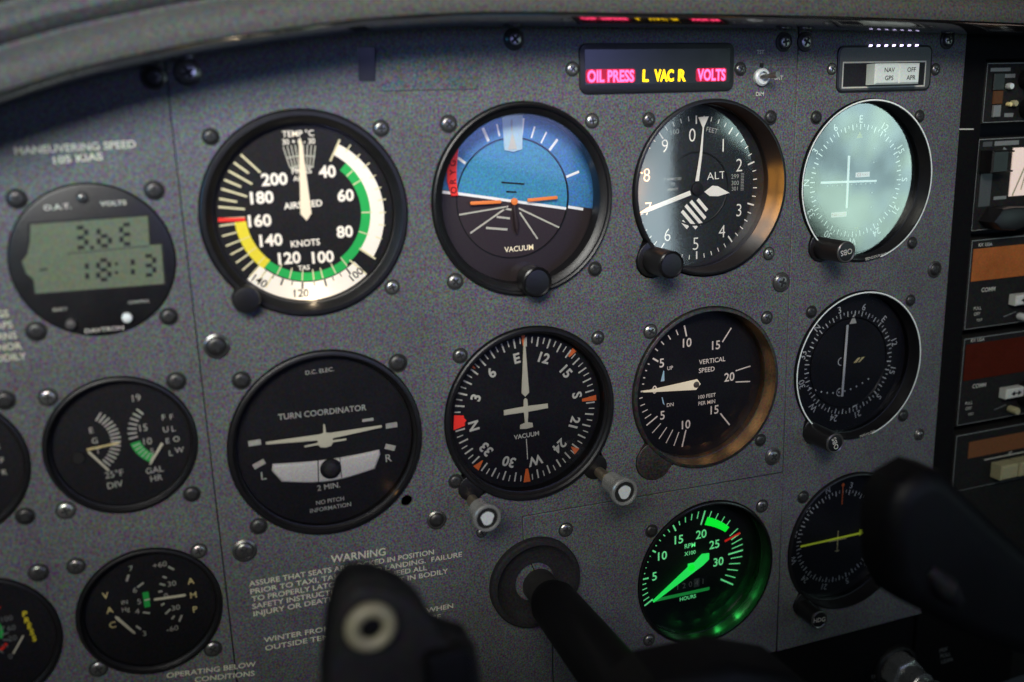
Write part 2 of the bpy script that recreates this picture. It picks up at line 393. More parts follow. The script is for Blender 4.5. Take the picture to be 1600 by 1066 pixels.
for x, z, r in [(16.6, -160.8, 3.3), (24.0, 55.6, 2.7), (109.6, 54.5, 2.7), (161.5, 53.8, 2.6), (225.7, 52.8, 2.6), (-214.1, -62.6, 3.2), (-213.9, -110.3, 3.2), (-212.6, -135.0, 3.2), (-26.5, -153.8, 2.2)]:
    phillips(panel, x, z, r, 'screw', turn=random.uniform(0, 90))

# placards printed on the panel ------------------------------------------------------------
pp = G(); Y = -.06
pp.textfit('MANEUVERING SPEED', (-197.5, 30.0), (-156.3, 30.8), 2.6, Y, .02)
pp.textfit('105 KIAS', (-185.2, 26.0), (-168.3, 26.8), 2.5, Y, .02)
W = [('WARNING', (-97.4, -153.0), (-72.6, -154.2)), ('ASSURE THAT SEATS ARE LOCKED IN POSITION', (-133.2, -157.3), (-50.1, -159.0)),
     ('PRIOR TO TAXI, TAKEOFF AND LANDING.  FAILURE', (-133.0, -161.1), (-36.6, -162.9)),
     ('TO PROPERLY LATCH SEATS AND HEED ALL', (-132.8, -164.7), (-53.9, -166.2)),
     ('SAFETY INSTRUCTIONS CAN RESULT IN BODILY', (-132.9, -168.3), (-43.8, -170.0)),
     ('INJURY OR DEATH.', (-132.7, -171.9), (-96.3, -172.3)),
     ('WINTER FRONT MUST BE INSTALLED WHEN', (-129.6, -185.5), (-42.2, -188.5)),
     ('OUTSIDE TEMPERATURE IS BELOW 20°F', (-129.4, -189.6), (-48.5, -192.6)),
     ('OPERATING BELOW', (-171, -192.5), (-134.0, -196.2)), ('CONDITIONS', (-160, -197.4), (-135.0, -200.6))]
pp.build('speed_placard', 'cream', panel, False); pp = G()
for t, a, b in W[:6]: pp.textfit(t, a, b, 3.5 if t == 'WARNING' else 2.35, Y, .012)
pp.build('warning_placard', 'cream', panel, False); pp = G()
for t, a, b in W[6:8]: pp.textfit(t, a, b, 2.35, Y, .012)
pp.build('winter_placard', 'cream', panel, False); pp = G()
for t, a, b in W[8:]: pp.textfit(t, a, b, 2.35, Y, .012)
pp.build('conditions_placard', 'cream', panel, False); pp = G()
for t, x, z in [('WINGS', -208.0, -29.3), ('FLAPS', -207.3, -33.6), ('TURNS', -206.5, -37.8), ('MANOR', -205.4, -42.0), ('BODILY', -204.4, -46.2)]:
    pp.text(t, x, z, 2.5, Y, -1, .01, 1.0, 'R')
pp.build('edge_placard', 'cream', panel, False)
pp = G()
pp.text('TST', 120.4, 62.0, 1.7, Y, -1, .01); pp.text('BRT', 131.2, 50.2, 1.9, Y, -1, .01); pp.text('DIM', 120.8, 43.0, 1.8, Y, -1, .01)
pp.build('switch_lettering', 'dimwhite', panel, False)

# ------------------------------------------------------------ instruments
def bezel(root, key, m='black', lip=1.4, wide=2.2, glass='glass', rim=None, y_glass=1.0):
    c, r, d, dr, lobes = INS[key]; R0 = r - .25
    g = G()
    dd = max(d, 1.6)
    g.lathe([(R0, 6), (R0, -.3), (R0 - .25, -lip * .8), (R0 - .8, -lip), (R0 - wide * .7, -lip), (min(R0 - 1.2, max(R0 - wide, dr + 1.4)), -lip * .55), (dr + 1.3, y_glass * .5 - .2), (dr + .75, y_glass - .1),
             (dr + .7, y_glass + .2), (dr + .25, y_glass + .35), (dr + .05, dd + .3)], n=96)
    b = g.build('bezel', m, root)
    if lobes:
        for lx, lz, lr in lobes:
            g = G()
            pts = [(lx + (lr - .25) * math.cos(2 * math.pi * i / 32), lz + (lr - .25) * math.sin(2 * math.pi * i / 32)) for i in range(32)]
            # keep the part of the boss that lies outside the round rim
            def push(p):
                l = math.hypot(*p); k = max(1.0, (R0 - wide * .5) / l); return (p[0] * k, p[1] * k)
            g.prism([push(p) for p in pts], -lip * .6, 5, .4)
            g.build('bezel_boss', m, root)
    if glass:
        g = G(); g.disc(dr + .6, y_glass + .2, n=72); g.build('glass', glass, root, False)
    if rim:
        g = G(); g.arc(R0 - .75, R0 - .05, rim[0], rim[1], -lip - .12, n=110); g.build('rim_highlight', 'rimwhite', root, False)  # pale ring paints the highlight along the bezel lip
    return b
def dialdisc(root, key, m='dial'):
    c, r, d, dr, _ = INS[key]; g = G(); g.disc(dr + .3, d, n=72); return g.build('dial', m, root, False)
def corner_screws(root, key, lst, m='screw', r=3.0):
    c = INS[key][0]
    for x, z in lst: phillips(root, x - c[0], z - c[1], r, m, turn=random.uniform(0, 90))
M['rimwhite'] = mat('pale_rim_highlight', (.72, .76, .70), .5, 0, .12, 1500)
def hz(s): return [ord(ch) for ch in s]

def pointer(root, name, m, pts, y, th=.5):
    g = G(); g.prism(pts, y - th, y, .12, 1); return g.build(name, m, root)
def taper(p, q, w1, w2, tail=0, nose=1.0):
    # outline of a pointer from p (hub) to q (tip)
    P, Q = Vector(p), Vector(q); d = (Q - P).normalized(); n = Vector((-d.y, d.x))
    o = [P - d * tail, P + n * w1 / 2, Q - d * nose + n * w2 / 2, Q, Q - d * nose - n * w2 / 2, P - n * w1 / 2]
    return [(v.x, v.y) for v in o]

def knob(root, x, z, y0, y1, r, m='black', cap='blackgloss', text=None, ring=None, knurl=0, n=48):
    g = G(); sq = (lambda a: 1 + knurl * (1 if int(a / (2 * math.pi) * 96) % 2 else 0)) if knurl else None
    g.lathe([(r * .9, y0), (r, y0 - .6), (r, y1 + .8), (r * .92, y1 + .15), (r * .80, y1), (.01, y1)], (x, z), 96 if knurl else n, sq=sq)
    k = g.build('knob', m, root)
    if ring:
        g = G(); g.lathe([(r * .98, y1 + .5), (r * .99, y1 + .0), (r * .90, y1 - .3), (r * .80, y1 - .02)], (x, z), 40); g.build('knob_rim', ring, k)
    if text:
        g = G(); g.text(text[0], x, z, text[1], y1 - .08, text[2], .01); g.build('knob_lettering', 'dimwhite', k, False)
    return k

def pt(x, z, a=None): return (x, z)
def inner_lamp(root, x, y, z, power, color, size=1.2):
    l = bpy.data.lights.new('gauge_lamp', 'POINT'); l.energy = power; l.color = color; l.shadow_soft_size = size * MM
    o = bpy.data.objects.new('gauge_lamp', l); COL.objects.link(o); o.parent = root; o.location = Vector((x, y, z)) * MM
    return o
def rim_lamp(root, x, y, z, d, sx, sy, power, color):
    # small lamp strip inside the case; d = direction it shines
    l = bpy.data.lights.new('gauge_lamp', 'AREA'); l.shape = 'RECTANGLE'; l.size = sx * MM; l.size_y = sy * MM; l.energy = power; l.color = color
    o = bpy.data.objects.new('gauge_lamp', l); COL.objects.link(o); o.parent = root; o.location = Vector((x, y, z)) * MM
    o.rotation_euler = Vector(d).to_track_quat('-Z', 'Y').to_euler()
    return o
def interp(tab, v):
    ks = sorted(tab)
    for a, b in zip(ks, ks[1:]):
        if a <= v <= b: t = (v - a) / (b - a); return tab[a] + (tab[b] - tab[a]) * t
    return tab[ks[-1]]

# ---- airspeed indicator
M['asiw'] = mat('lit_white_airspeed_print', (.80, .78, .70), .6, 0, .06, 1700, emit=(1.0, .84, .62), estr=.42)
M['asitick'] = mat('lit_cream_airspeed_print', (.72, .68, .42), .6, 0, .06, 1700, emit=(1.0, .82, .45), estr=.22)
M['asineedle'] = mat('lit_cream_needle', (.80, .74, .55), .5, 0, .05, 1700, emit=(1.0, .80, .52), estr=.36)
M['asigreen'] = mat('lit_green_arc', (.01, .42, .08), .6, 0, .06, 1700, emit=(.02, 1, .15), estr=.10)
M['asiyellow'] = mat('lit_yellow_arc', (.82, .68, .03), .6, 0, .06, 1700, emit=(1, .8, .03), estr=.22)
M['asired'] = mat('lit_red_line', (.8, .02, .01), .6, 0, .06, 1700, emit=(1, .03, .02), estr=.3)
k = 'ASI'; a = thing('airspeed_indicator', 'airspeed gauge with green, white and yellow arcs and cream needle pointing straight up', 'gauge', (-94.9, 0, 0))
bezel(a, k, wide=3.2, lip=1.8); dialdisc(a, k); D = 4
sp = {40: 31.1, 60: 68.4, 80: 117.8, 100: 146, 120: 187.6, 140: 236, 160: 262, 180: 290.7, 200: 317}
tickang = [(30, 29.2)]
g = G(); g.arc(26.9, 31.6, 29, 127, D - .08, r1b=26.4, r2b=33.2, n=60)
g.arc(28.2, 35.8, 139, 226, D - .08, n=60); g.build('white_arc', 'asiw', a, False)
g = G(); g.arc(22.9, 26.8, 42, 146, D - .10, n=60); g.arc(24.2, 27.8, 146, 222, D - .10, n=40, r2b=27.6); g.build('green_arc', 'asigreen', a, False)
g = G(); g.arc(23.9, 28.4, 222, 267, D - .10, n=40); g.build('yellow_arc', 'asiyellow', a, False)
g = G(); g.line((-34.6, .0), (-24.2, -.5), 1.5, D - .22); g.build('red_line', 'asired', a, False)
g = G()
for i, an in enumerate([270.5, 278.5, 284, 290.7, 297, 303.5, 310, 317]):
    g.tick(an, 34.4, 24.2 if i in (0, 1, 3, 5, 7) else 27.5, .75, D - .15)
for i, an in enumerate([213, 219.5, 226, 232.5, 239, 245.5, 252, 259, 266]):
    g.tick(an, 34.4, 28.4 if i % 2 == 0 else 28.6, .65, D - .15)
for an in (228, 240, 252): g.tick(an, 24.0, 28.4, .28, D - .16)
for an, l in ((62, 3), (92, 2.6), (112, 2.6), (146, 4), (158, 2), (170, 2), (188, 3), (178, 1.5), (199, 1.5), (210, 2)):
    g.tick(an, 23.0, 27.6, .5, D - .15)
for an in (37, 46, 55, 64.5, 74, 83, 92.5, 102, 112): g.tick(an, 30.6, 34.0 if int(an) % 2 else 33.4, .5, D - .15)
g.tick(51, 23, 26.4, .5, D - .15)
g.line((16.2, 29.4), (11.6, 20.9), .8, D - .2); g.line((27.6, -20.8), (21.0, -15.8), .8, D - .2); g.line((23.2, -27), (16.5, -20.4), .7, D - .2)
g.build('scale_ticks', 'asitick', a, False)
g = G()
for i, an in enumerate((148, 155, 162, 169, 178, 187.5, 196, 204, 212, 219.5)):
    g.tick(an, 28.3, 31.2 if i in (0, 3, 5, 7, 9) else 30, .4 if i not in (0, 3, 5, 7, 9) else .75, D - .14)
g.text('100', 18.9, -26.6, 3.2, D - .3, 36, .012); g.text('120', -4.6, -32.6, 3.2, D - .3, -4, .012); g.text('140', -20.9, -26.0, 3.2, D - .3, -38, .012)
g.build('true_airspeed_print', 'dial', a, False)
g = G()
for s_, x, z in (('200', -11.3, 14.8), ('180', -16.9, 7.8), ('160', -18.6, -1.4), ('140', -14.9, -9.6), ('120', -8.2, -17.5), ('100', 5.5, -18.2), ('80', 15.4, -8.3), ('60', 16.9, 6.7), ('40', 10.1, 16.8)):
    g.text(s_, x, z, 4.5, D - .18, 0, .032, 1.04)
g.text('AIRSPEED', -.8, 4.0, 2.5, D - .18, 2, .02); g.text('KNOTS', -1.2, -11.8, 2.5, D - .18, 1, .02); g.text('TAS', -2.7, -22.0, 1.9, D - .18, 0, .02)
g.text('TEMP °C', -.4, 32.4, 2.3, D - .18, 0, .01); g.text('30 + 0 - 30', -.4, 29.3, 2.1, D - .18, 0, .01, .95); g.text('PRESS', -.2, 17.6, 2.2, D - .18, 0, .01); g.text('ALT', -1.4, 14.6, 1.9, D - .18, 0, .01)
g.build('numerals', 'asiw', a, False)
g = G()
for i in range(9):
    t = (i - 4) / 4; g.line((-.3 + 6.4 * t, 28.0 - .6 * t * t), (-.2 + 4.6 * t, 19.6 - .3 * t * t), .42, D - .12)
g.arc(19.2, 19.8, -14, 14, D - .13, n=8); g.arc(23.4, 23.8, -14, 14, D - .13, n=8)
g.build('density_window_scale', 'white', a, False)
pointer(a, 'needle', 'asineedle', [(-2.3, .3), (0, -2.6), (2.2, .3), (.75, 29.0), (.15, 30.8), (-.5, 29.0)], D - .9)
corner_screws(a, k, [(-129.1, 32.4), (-62.1, 33.3), (-61.7, -33.0)])
knob(a, -27.5, -31.6, 1, -6.5, 5.4, 'black', knurl=.03)
inner_lamp(a, 0, 1.9, -35.0, .006, (1, .78, .5))

# ---- attitude indicator
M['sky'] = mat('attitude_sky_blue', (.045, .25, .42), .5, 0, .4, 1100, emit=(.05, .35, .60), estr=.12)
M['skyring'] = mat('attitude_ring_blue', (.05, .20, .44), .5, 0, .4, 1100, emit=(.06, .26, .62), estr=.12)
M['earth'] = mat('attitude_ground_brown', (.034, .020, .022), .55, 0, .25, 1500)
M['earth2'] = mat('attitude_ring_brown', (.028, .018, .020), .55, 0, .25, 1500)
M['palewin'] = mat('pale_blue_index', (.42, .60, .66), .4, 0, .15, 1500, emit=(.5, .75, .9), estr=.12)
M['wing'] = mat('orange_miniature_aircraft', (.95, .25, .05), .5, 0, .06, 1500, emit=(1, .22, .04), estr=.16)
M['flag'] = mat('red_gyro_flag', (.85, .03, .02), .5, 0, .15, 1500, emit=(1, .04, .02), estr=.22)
k = 'ATT'; a = thing('attitude_indicator', 'blue and brown artificial horizon with orange wings and a red flag on its left', 'gauge', (0, 0, 0))
D = 14
g = G(); R0 = 42.25
g.lathe([(R0, 6), (R0, -.6), (R0 - .3, -1.8), (R0 - .9, -2.1), (R0 - 1.7, -1.7), (R0 - 2.0, -.5), (R0 - 3.6, .2), (R0 - 4.8, 1.2), (R0 - 5.4, 7.0), (R0 - 2.2, D + .3)], n=96)
g.build('bezel', 'black', a)
g = G(); g.disc(37.2, 1.6, n=72); g.build('glass', 'glass', a, False)
import math as _m
def halfdisc(g, r, y, ang, top, ri=0.0, n=60, off=0.0):
    # half disc above / below a line through the centre tilted by ang degrees (clockwise)
    a0, a1 = (-90 + ang, 90 + ang) if top else (90 + ang, 270 + ang)
    if ri > 0: g.arc(ri, r, a0, a1, y, n=n)
    else:
        g.poly([(r * _m.sin(R(a0 + (a1 - a0) * i / n)), r * _m.cos(R(a0 + (a1 - a0) * i / n))) for i in range(n + 1)], y)
RO = 12.0
g = G(); halfdisc(g, 41, D, RO - 2, True, 27.1); g.build('sky_ring', 'skyring', a, False)
g = G(); halfdisc(g, 41, D, RO - 2, False, 27.1); g.build('ground_ring', 'earth2', a, False)
def cap(r, c, sgn, n=50):
    pts = []
    # chord z = c0 + m x
    m = -math.tan(R(RO - 1)); c0 = -1.2
    for i in range(361):
        an = R(i); x, z = r * math.cos(an), r * math.sin(an)
        if sgn * (z - (c0 + m * x)) >= 0: pts.append((i, x, z))
    ids = [p[0] for p in pts]
    st = 0
    for j in range(len(ids) - 1):
        if ids[j + 1] - ids[j] > 1: st = j + 1
    pts = pts[st:] + pts[:st]
    return [(x, z) for _, x, z in pts]
g = G(); g.poly(cap(27.0, 0, 1), D + .6); g.build('sky_half', 'sky', a, False)
g = G(); g.poly(cap(27.0, 0, -1), D + .6); g.build('ground_half', 'earth', a, False)
g = G(); g.lathe([(27.4, D - .25), (26.9, D - .25), (26.8, D + .7)], n=80); g.build('inner_ring', 'dial', a)
g = G(); g.line((-33.6, 4.9), (-27.0, 3.9), 1.3, D - .2); g.line((26.9, -5.4), (34.6, -7.0), 1.3, D - .2); g.line((-26.9, 3.9), (26.8, -6.3), 1.25, D + .35)
for an, r1, r2, w in ((-23.0, 34.6, 28.2, 1.3), (-11.7, 34, 28.6, .8), (19.5, 33.6, 28.2, .8), (30.2, 33.6, 28.0, .8), (41, 33.9, 27.6, 1.2), (72.2, 34.4, 27.6, 1.2), (307.2 - 360, 32.2, 27.9, 1.2), (9, 36, 28, 1.6), (-.5, 34, 28.6, .8)):
    g.tick(an, r1, r2, w, D - .18)
M['hor'] = mat('self_lit_horizon_print', (.8, .8, .78), .6, 0, .05, emit=(1, 1, .97), estr=.22)  # emission added to brighten the white lines
g.build('horizon_and_bank_marks', 'hor', a, False)
g = G(); g.poly([(-4.6, 40.0), (5.6, 40.0), (4.8, 21.9), (.4, 20.9), (-3.8, 21.9)], D - .45); g.build('sky_pointer_window', 'palewin', a, False)
g = G(); g.poly([(-2.2, 22.0), (2.2, 22.0), (.2, 29.5)], D - .7); g.tick(0, 35, 30, .7, D - .7); g.text('A', 0.1, 25, 3, D - .8, 0, .01); g.build('sky_pointer', 'white', a, False)
g = G()
for p, q, w in (((-2.5, -3.4), (-28.6, -5.9), .7), ((-3.2, -3.8), (-21.2, -14.3), .8), ((3.0, -6.5), (11.4, -19.3), .8), ((2.6, -4.6), (23.4, -15.3), .75), ((-5.0, -4.2), (-1.0, -5.0), .9), ((-8.3, -7.8), (-1.9, -8.9), .9), ((-13.6, -12.4), (-3.3, -13.9), 1.0)):
    g.line(p, q, w, D + .42)
g.build('perspective_lines', 'white', a, False)
g = G(); g.line((-5.5, 7.6), (5.7, 6.2), .75, D + .4); g.line((-3.3, 3.3), (1.7, 2.8), .75, D + .4); g.build('pitch_bars', 'dial', a, False)
g = G()
for s_, t in (((-20.8, -.7), (-7.0, -.9)), ((6.6, -1.0), (20.6, -.6))):
    p, q = Vector(s_), Vector(t); 
    n_ = [(p.x, p.y - .75), (q.x, q.y - .75), (q.x + .4, q.y - .4), (q.x + .4, q.y + .4), (q.x, q.y + .75), (p.x, p.y + .75), (p.x - .4, p.y + .4), (p.x - .4, p.y - .4)]
    g.prism(n_, D - 2.0, D - 1.2, .2, 2)
g.lathe([(1.6, D - 1.2), (1.5, D - 2.0), (.01, D - 2.3)], (-.2, -1.2), 20)
g.build('miniature_aircraft', 'wing', a)
g = G(); g.tube([(-.2, D - 1.0, -3.0), (.8, D - 1.0, -12.5), (.8, D - 1, -16)], [.9, 1.3, .4], 10); g.build('aircraft_stem', 'earth', a)
fl = [(-28.3, 22.6), (-25.4, 23.6), (-26.6, 16), (-27.0, 9), (-26.6, 3.0), (-29.7, 2.9), (-31.3, 9.5), (-30.9, 16)]
g = G(); g.prism(fl, D - 1.4, D - .9, .2, 1); f_ = g.build('gyro_flag', 'flag', a)
g = G()
for i, ch in enumerate('GYRO'): g.text(ch, -28.8 + .15 * abs(i - 2), 17.2 - 3.9 * i, 2.7, D - 1.5, 90, .005)
g.build('flag_lettering', 'dial', f_, False)
g = G(); g.text('VACUUM', 2.0, -23.0, 2.35, D + .35, 1, .02); g.build('lettering', 'asineedle', a, False)
corner_screws(a, k, [(-33.2, 34.1), (33.2, 33.3), (33.8, -33.4), (-33.6, -33.1)])
knob(a, 2.2, -35.6, 1.4, -7.5, 6.9, 'black', ring='blackgloss')

# ---- altimeter
k = 'ALT'; a = thing('altimeter', 'altimeter with white numerals 0 to 9, hatched disc and amber glow on its right wall', 'gauge', (95, -.6, 0))
M['altw'] = mat('altimeter_print', (.80, .78, .70), .6, 0, .08, 1700, emit=(1, .86, .68), estr=.20)
bezel(a, k, wide=2.4, lip=1.6, glass='glass_alt', y_glass=11.0); D = 14
c_ = (.2, -.8)
g = G(); g.disc(39.4, D, n=72); g.build('dial', 'dial2', a, False)
g = G(); g.lathe([(18.2, D - .12), (17.6, D - .3), (17.2, D - .12)], c_, 60); g.build('inner_groove', 'black', a)
g = G(); alt = [(0, 355.6), (1, 34.8), (2, 75.3), (3, 108), (4, 143), (5, 179.7), (6, 217), (7, 251.5), (8, 285), (9, 321), (10, 355.6 )]
for i in range(10):
    a0 = alt[i][1]; a1 = alt[i + 1][1]; 
    if a1 < a0: a1 += 360
    for j in range(5):
        an = a0 + (a1 - a0) * j / 5; an = 36 * i - 1.2 + 7.2 * j
        g.tick(an, 34.8, 30.9 if j == 0 else 32.6, .75 if j == 0 else .45, D - .12, c_)
g.build('scale_ticks', 'altw', a, False)
g = G()
for s_, x, z in (('0', -2.6, 24.9), ('9', -17.5, 20.4), ('8', -27.2, 7.2), ('7', -26.2, -8.9), ('6', -15.7, -22.3), ('5', .2, -27.8), ('4', 15.2, -22.8), ('3', 24.8, -12.8), ('2', 24.3, 9.4), ('I', 14.8, 19.4)):
    g.text(s_, x, z, 6.2, D - .16, 0, -.008, .92)
g.text('ALT', 11.2, 5.0, 3.6, D - .16, 2, -.008, 1.15)
g.build('numerals', 'altw', a, False)
g = G(); g.text('100', -12.2, 26.8, 2.4, D - .16, 6, 0); g.text('FEET', 8.4, 26.8, 2.2, D - .16, -12, 0)
for i, s_ in enumerate(('CALIBRATED', 'TO', '20000 FT')): g.text(s_, -13.0, 4.6 - 2.5 * i, 1.1, D - .16, 0)
g.build('small_lettering', 'dimwhite', a, False)
g = G(); g.rect(19.8, 27.6, -3.2, 5.8, D - .09); w_ = g.build('pressure_window', 'black', a, False)
g = G(); g.text('299', 22.0, 4.0, 2.1, D - .17, 0); g.text('300', 22.2, .8, 2.1, D - .17, 0); g.text('301', 22.0, -2.0, 1.9, D - .17, 0)
for i in range(12): g.line((25.4, -2.9 + i * .74), (27.2, -2.9 + i * .74), .25, D - .17)
g.build('pressure_scale', 'dimwhite', w_, False)
# hatched sector
g = G(); cen_ = (-1.2, -13.4)
for i in range(5):
    o_ = -6.6 + 3.3 * i; d_ = Vector((.68, -.73)); n_ = Vector((.73, .68))
    hl = math.sqrt(max(1, 8.2 ** 2 - o_ ** 2)) * (.82 if i > 0 else .5)
    p = Vector(cen_) + n_ * o_; g.line(tuple(p - d_ * hl), tuple(p + d_ * hl), 1.75, D - .14)
g.build('low_altitude_hatching', 'altw', a, False)
pointer(a, 'hundreds_pointer', 'altw', [(-1.0, 2.9), (.9, 2.9), (2.4, 15.6), (2.2, 28.2), (3.6, 28.9), (6.6, 33.6), (.4, 33.4), (1.7, 28.4), (1.6, 15.6), (.2, 15.6)], D - 2.0, .4) if False else None
pointer(a, 'hundreds_pointer', 'altw', [(-1.0, 2.9), (.9, 2.9), (2.5, 15.6), (3.2, 28.2), (5.8, 33.4), (0, 33.2), (2.6, 28.2), (1.2, 15.6)], D - .9, .35)
pointer(a, 'thousands_pointer', 'altw', taper((-3.4, -2.6), (-32.4, -11.0), 2.3, 2.2, 0, 5.5), D - .5, .3)
pointer(a, 'ten_thousands_pointer', 'altw', [(4.5, -2.6), (9.0, .2), (12.0, -.2), (19.0, -3.9), (12.4, -5.2), (7.5, -4.8)], D - .3, .2)
g = G(); g.lathe([(3.2, D - .2), (3.1, D - 1.3), (2.4, D - 1.6), (.01, D - 1.6)], (.3, -.9), 32); g.build('pointer_hub', 'dial', a)
corner_screws(a, k, [(61.3, 32.5), (126.9, 31.4), (128.5, -34.2)])
knob(a, -31, -31.6, 3, -17, 6.4, 'black', ring='blackgloss')
for x_, z_, p_ in ((32, -9, .0022), (33, 1, .0012), (30, -17, .0008)): rim_lamp(a, x_, 8, z_, (1, -.2, z_ * .02), 3, 9, p_ * 1.3, (1, .42, .06))
for z_, p_ in ((16, .014), (7, .020), (-3, .020)): rim_lamp(a, -38.0, 8.0, z_, (.8, 1, 0), 3, 9, p_, (1, .36, .06))

# ---- course indicators and ADF dial
def compass(g, g2, top, c, r_lab, r_o, r_i, h, y, step=5, skip=(), bold=.0, sx=.95, dot=False):
    labs = {0: 'N', 30: '3', 60: '6', 90: 'E', 120: '12', 150: '15', 180: 'S', 210: '21', 240: '24', 270: 'W', 300: '30', 330: '33'}
    for hd, t in labs.items():
        an = hd - top
        if hd in skip: continue
        g.text(t, c[0] + r_lab * math.sin(R(an)), c[1] + r_lab * math.cos(R(an)), h, y - .04, -an, bold, sx)
    for hd in range(0, 360, step):
        an = hd - top
        maj = hd % 10 == 0
        g2.tick(an, r_o if maj else r_o - .0, r_i if maj else r_i + (r_o - r_i) * .45, .55 if maj else .4, y, c)

M['navw'] = mat('course_card_print', (.80, .80, .72), .6, 0, .08, 1700)
M['navl'] = mat('self_lit_course_print', (.85, .86, .82), .6, 0, .05, 1700, emit=(.9, 1, .95), estr=.45)  # emission added so the print shows through the hazy reflection
def course(key, label, top, glass, m_face, has_gs):
    c, r, D, dr, lb = INS[key]
    a = thing('course_indicator', label, 'gauge', (c[0], c[1] and 0, c[1]) if False else (c[0], 0, c[1]), 'course deviation indicators')
    bezel(a, key, wide=1.6, lip=1.6, glass=glass, rim=(-142, 165), y_glass=4.8); dialdisc(a, key, m_face)
    g, g2 = G(), G(); compass(g, g2, top, (0, 0), 31.2, 28.8, 26.0, 3.6, D - .1)
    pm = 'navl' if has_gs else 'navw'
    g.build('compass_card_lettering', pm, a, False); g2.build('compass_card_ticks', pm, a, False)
    g = G(); g.lathe([(25.4, D - .1), (25.2, D - .55), (24.6, D - .1)], n=72); g.build('inner_ring', 'black', a)
    return a, D
a, D = course('NAV', 'upper course indicator, E at its top, crossed white needles under a bright hazy reflection', 88.5, 'glass_haze', 'dial2', True)
g = G(); g.poly([(-1.5, 21.8), (2.3, 21.8), (.4, 25.2)], D - .2); g.build('course_index', 'yellow', a, False)
g = G(); g.poly([(.4, -24), (2.8, -24), (1.7, -26.3)], D - .2); g.build('reciprocal_index', 'yellow', a, False)
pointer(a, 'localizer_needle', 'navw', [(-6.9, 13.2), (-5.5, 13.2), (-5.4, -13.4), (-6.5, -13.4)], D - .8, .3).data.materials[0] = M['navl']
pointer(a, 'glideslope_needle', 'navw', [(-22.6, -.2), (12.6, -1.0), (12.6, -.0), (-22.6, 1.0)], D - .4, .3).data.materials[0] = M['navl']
g = G()
for i in range(11): g.disc(.38, D - .12, (-15 + 3 * i - 3, -1.6), 10)
for z in (16, 9, -6.5, -14): g.disc(.5, D - .12, (10.4, z), 10)
g.text('S', -12, -4, .1, D - .1)
g.build('deviation_dots', 'navw', a, False)
M['flagw'] = mat('self_lit_pale_flag', (.8, .74, .70), .6, emit=(1, .85, .8), estr=.4)  # emission added to make the flags visible
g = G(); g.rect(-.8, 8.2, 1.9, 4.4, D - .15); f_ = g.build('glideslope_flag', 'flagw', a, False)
g = G(); g.text('GS', 1.4, 3.15, 1.6, D - .22, 0, .01); g.text('NAV', 5.2, 3.15, 1.3, D - .22, 0); g.build('flag_lettering', 'red', f_, False)
g = G(); g.rect(-14.8, -5.2, -17.8, -15.3, D - .15); f_ = g.build('navigation_flag', 'flagw', a, False)
g = G(); g.text('NAV', -12.0, -16.5, 1.6, D - .22, 0, .01); g.text('OFF', -7.6, -16.5, 1.6, D - .22, 0); g.build('flag_lettering', 'red', f_, False)
g = G(); g.text('BENDIX/KING', 7.5, -38.6, 1.5, -1.75, 8, 0, 1.0); g.build('maker_lettering', 'dimwhite', a, False)
corner_screws(a, 'NAV', [(153.6, 31.1), (217.5, 29.8), (218.6, -35.4)], 'darkscrew')
knob(a, -26.2, -31.6, 4, -19, 5.4, 'black', text=('OBS', 2.6, -172), ring='screw')
a, D = course('NV2', 'lower course indicator, N at upper left, single white vertical needle on a black face', 45, 'glass', 'dial', False)
a['label'] = 'lower course indicator with 3 and 6 at its top and one tall white vertical needle'
g = G(); g.poly([(-1.0, 21.8), (3.6, 21.8), (1.4, 26.8)], D - .2); g.build('course_index', 'white', a, False)
pointer(a, 'localizer_needle', 'navw', [(-3.6, 21.6), (-2.2, 21.6), (-3.2, -18.2), (-4.6, -18.2)], D - .8, .3)
g = G()
for i in range(11):
    t = (i - 5) / 5; g.disc(.5, D - .12, (-5.5 + 19.4 * t, -15.9 + (5.1 * t * t)), 12)
g.arc(1.9, 2.3, 0, 360, D - .13, (-4.9, -15.9), 24); g.arc(1.9, 2.3, 180, 360, D - .13, (-5.0, 1.4), 16)
g.poly([(4, -26.5), (8, -24.4), (5, -24.4)], D - .12)
g.build('deviation_dots', 'navw', a, False)
g = G(); g.poly([(3.0, -.4), (6.0, 2.2), (10.6, 2.2), (7.2, -.4)], D - .14); f_ = g.build('to_from_flag', 'amberp', a, False)
g = G(); g.line((5.6, -.4), (8.2, 2.2), .7, D - .2); g.build('flag_stripe', 'dial', f_, False)
g = G(); g.text('NAV/LOC', 7.5, -38.8, 1.6, -1.75, 8, 0); g.build('maker_lettering', 'dimwhite', a, False)
corner_screws(a, 'NV2', [(156.1, -66.3), (220.3, -66.5), (221.0, -131.8)], 'darkscrew')
knob(a, -28.4, -33.0, 4, -19, 5.4, 'black', text=('OBS', 2.6, 110), ring='screw')

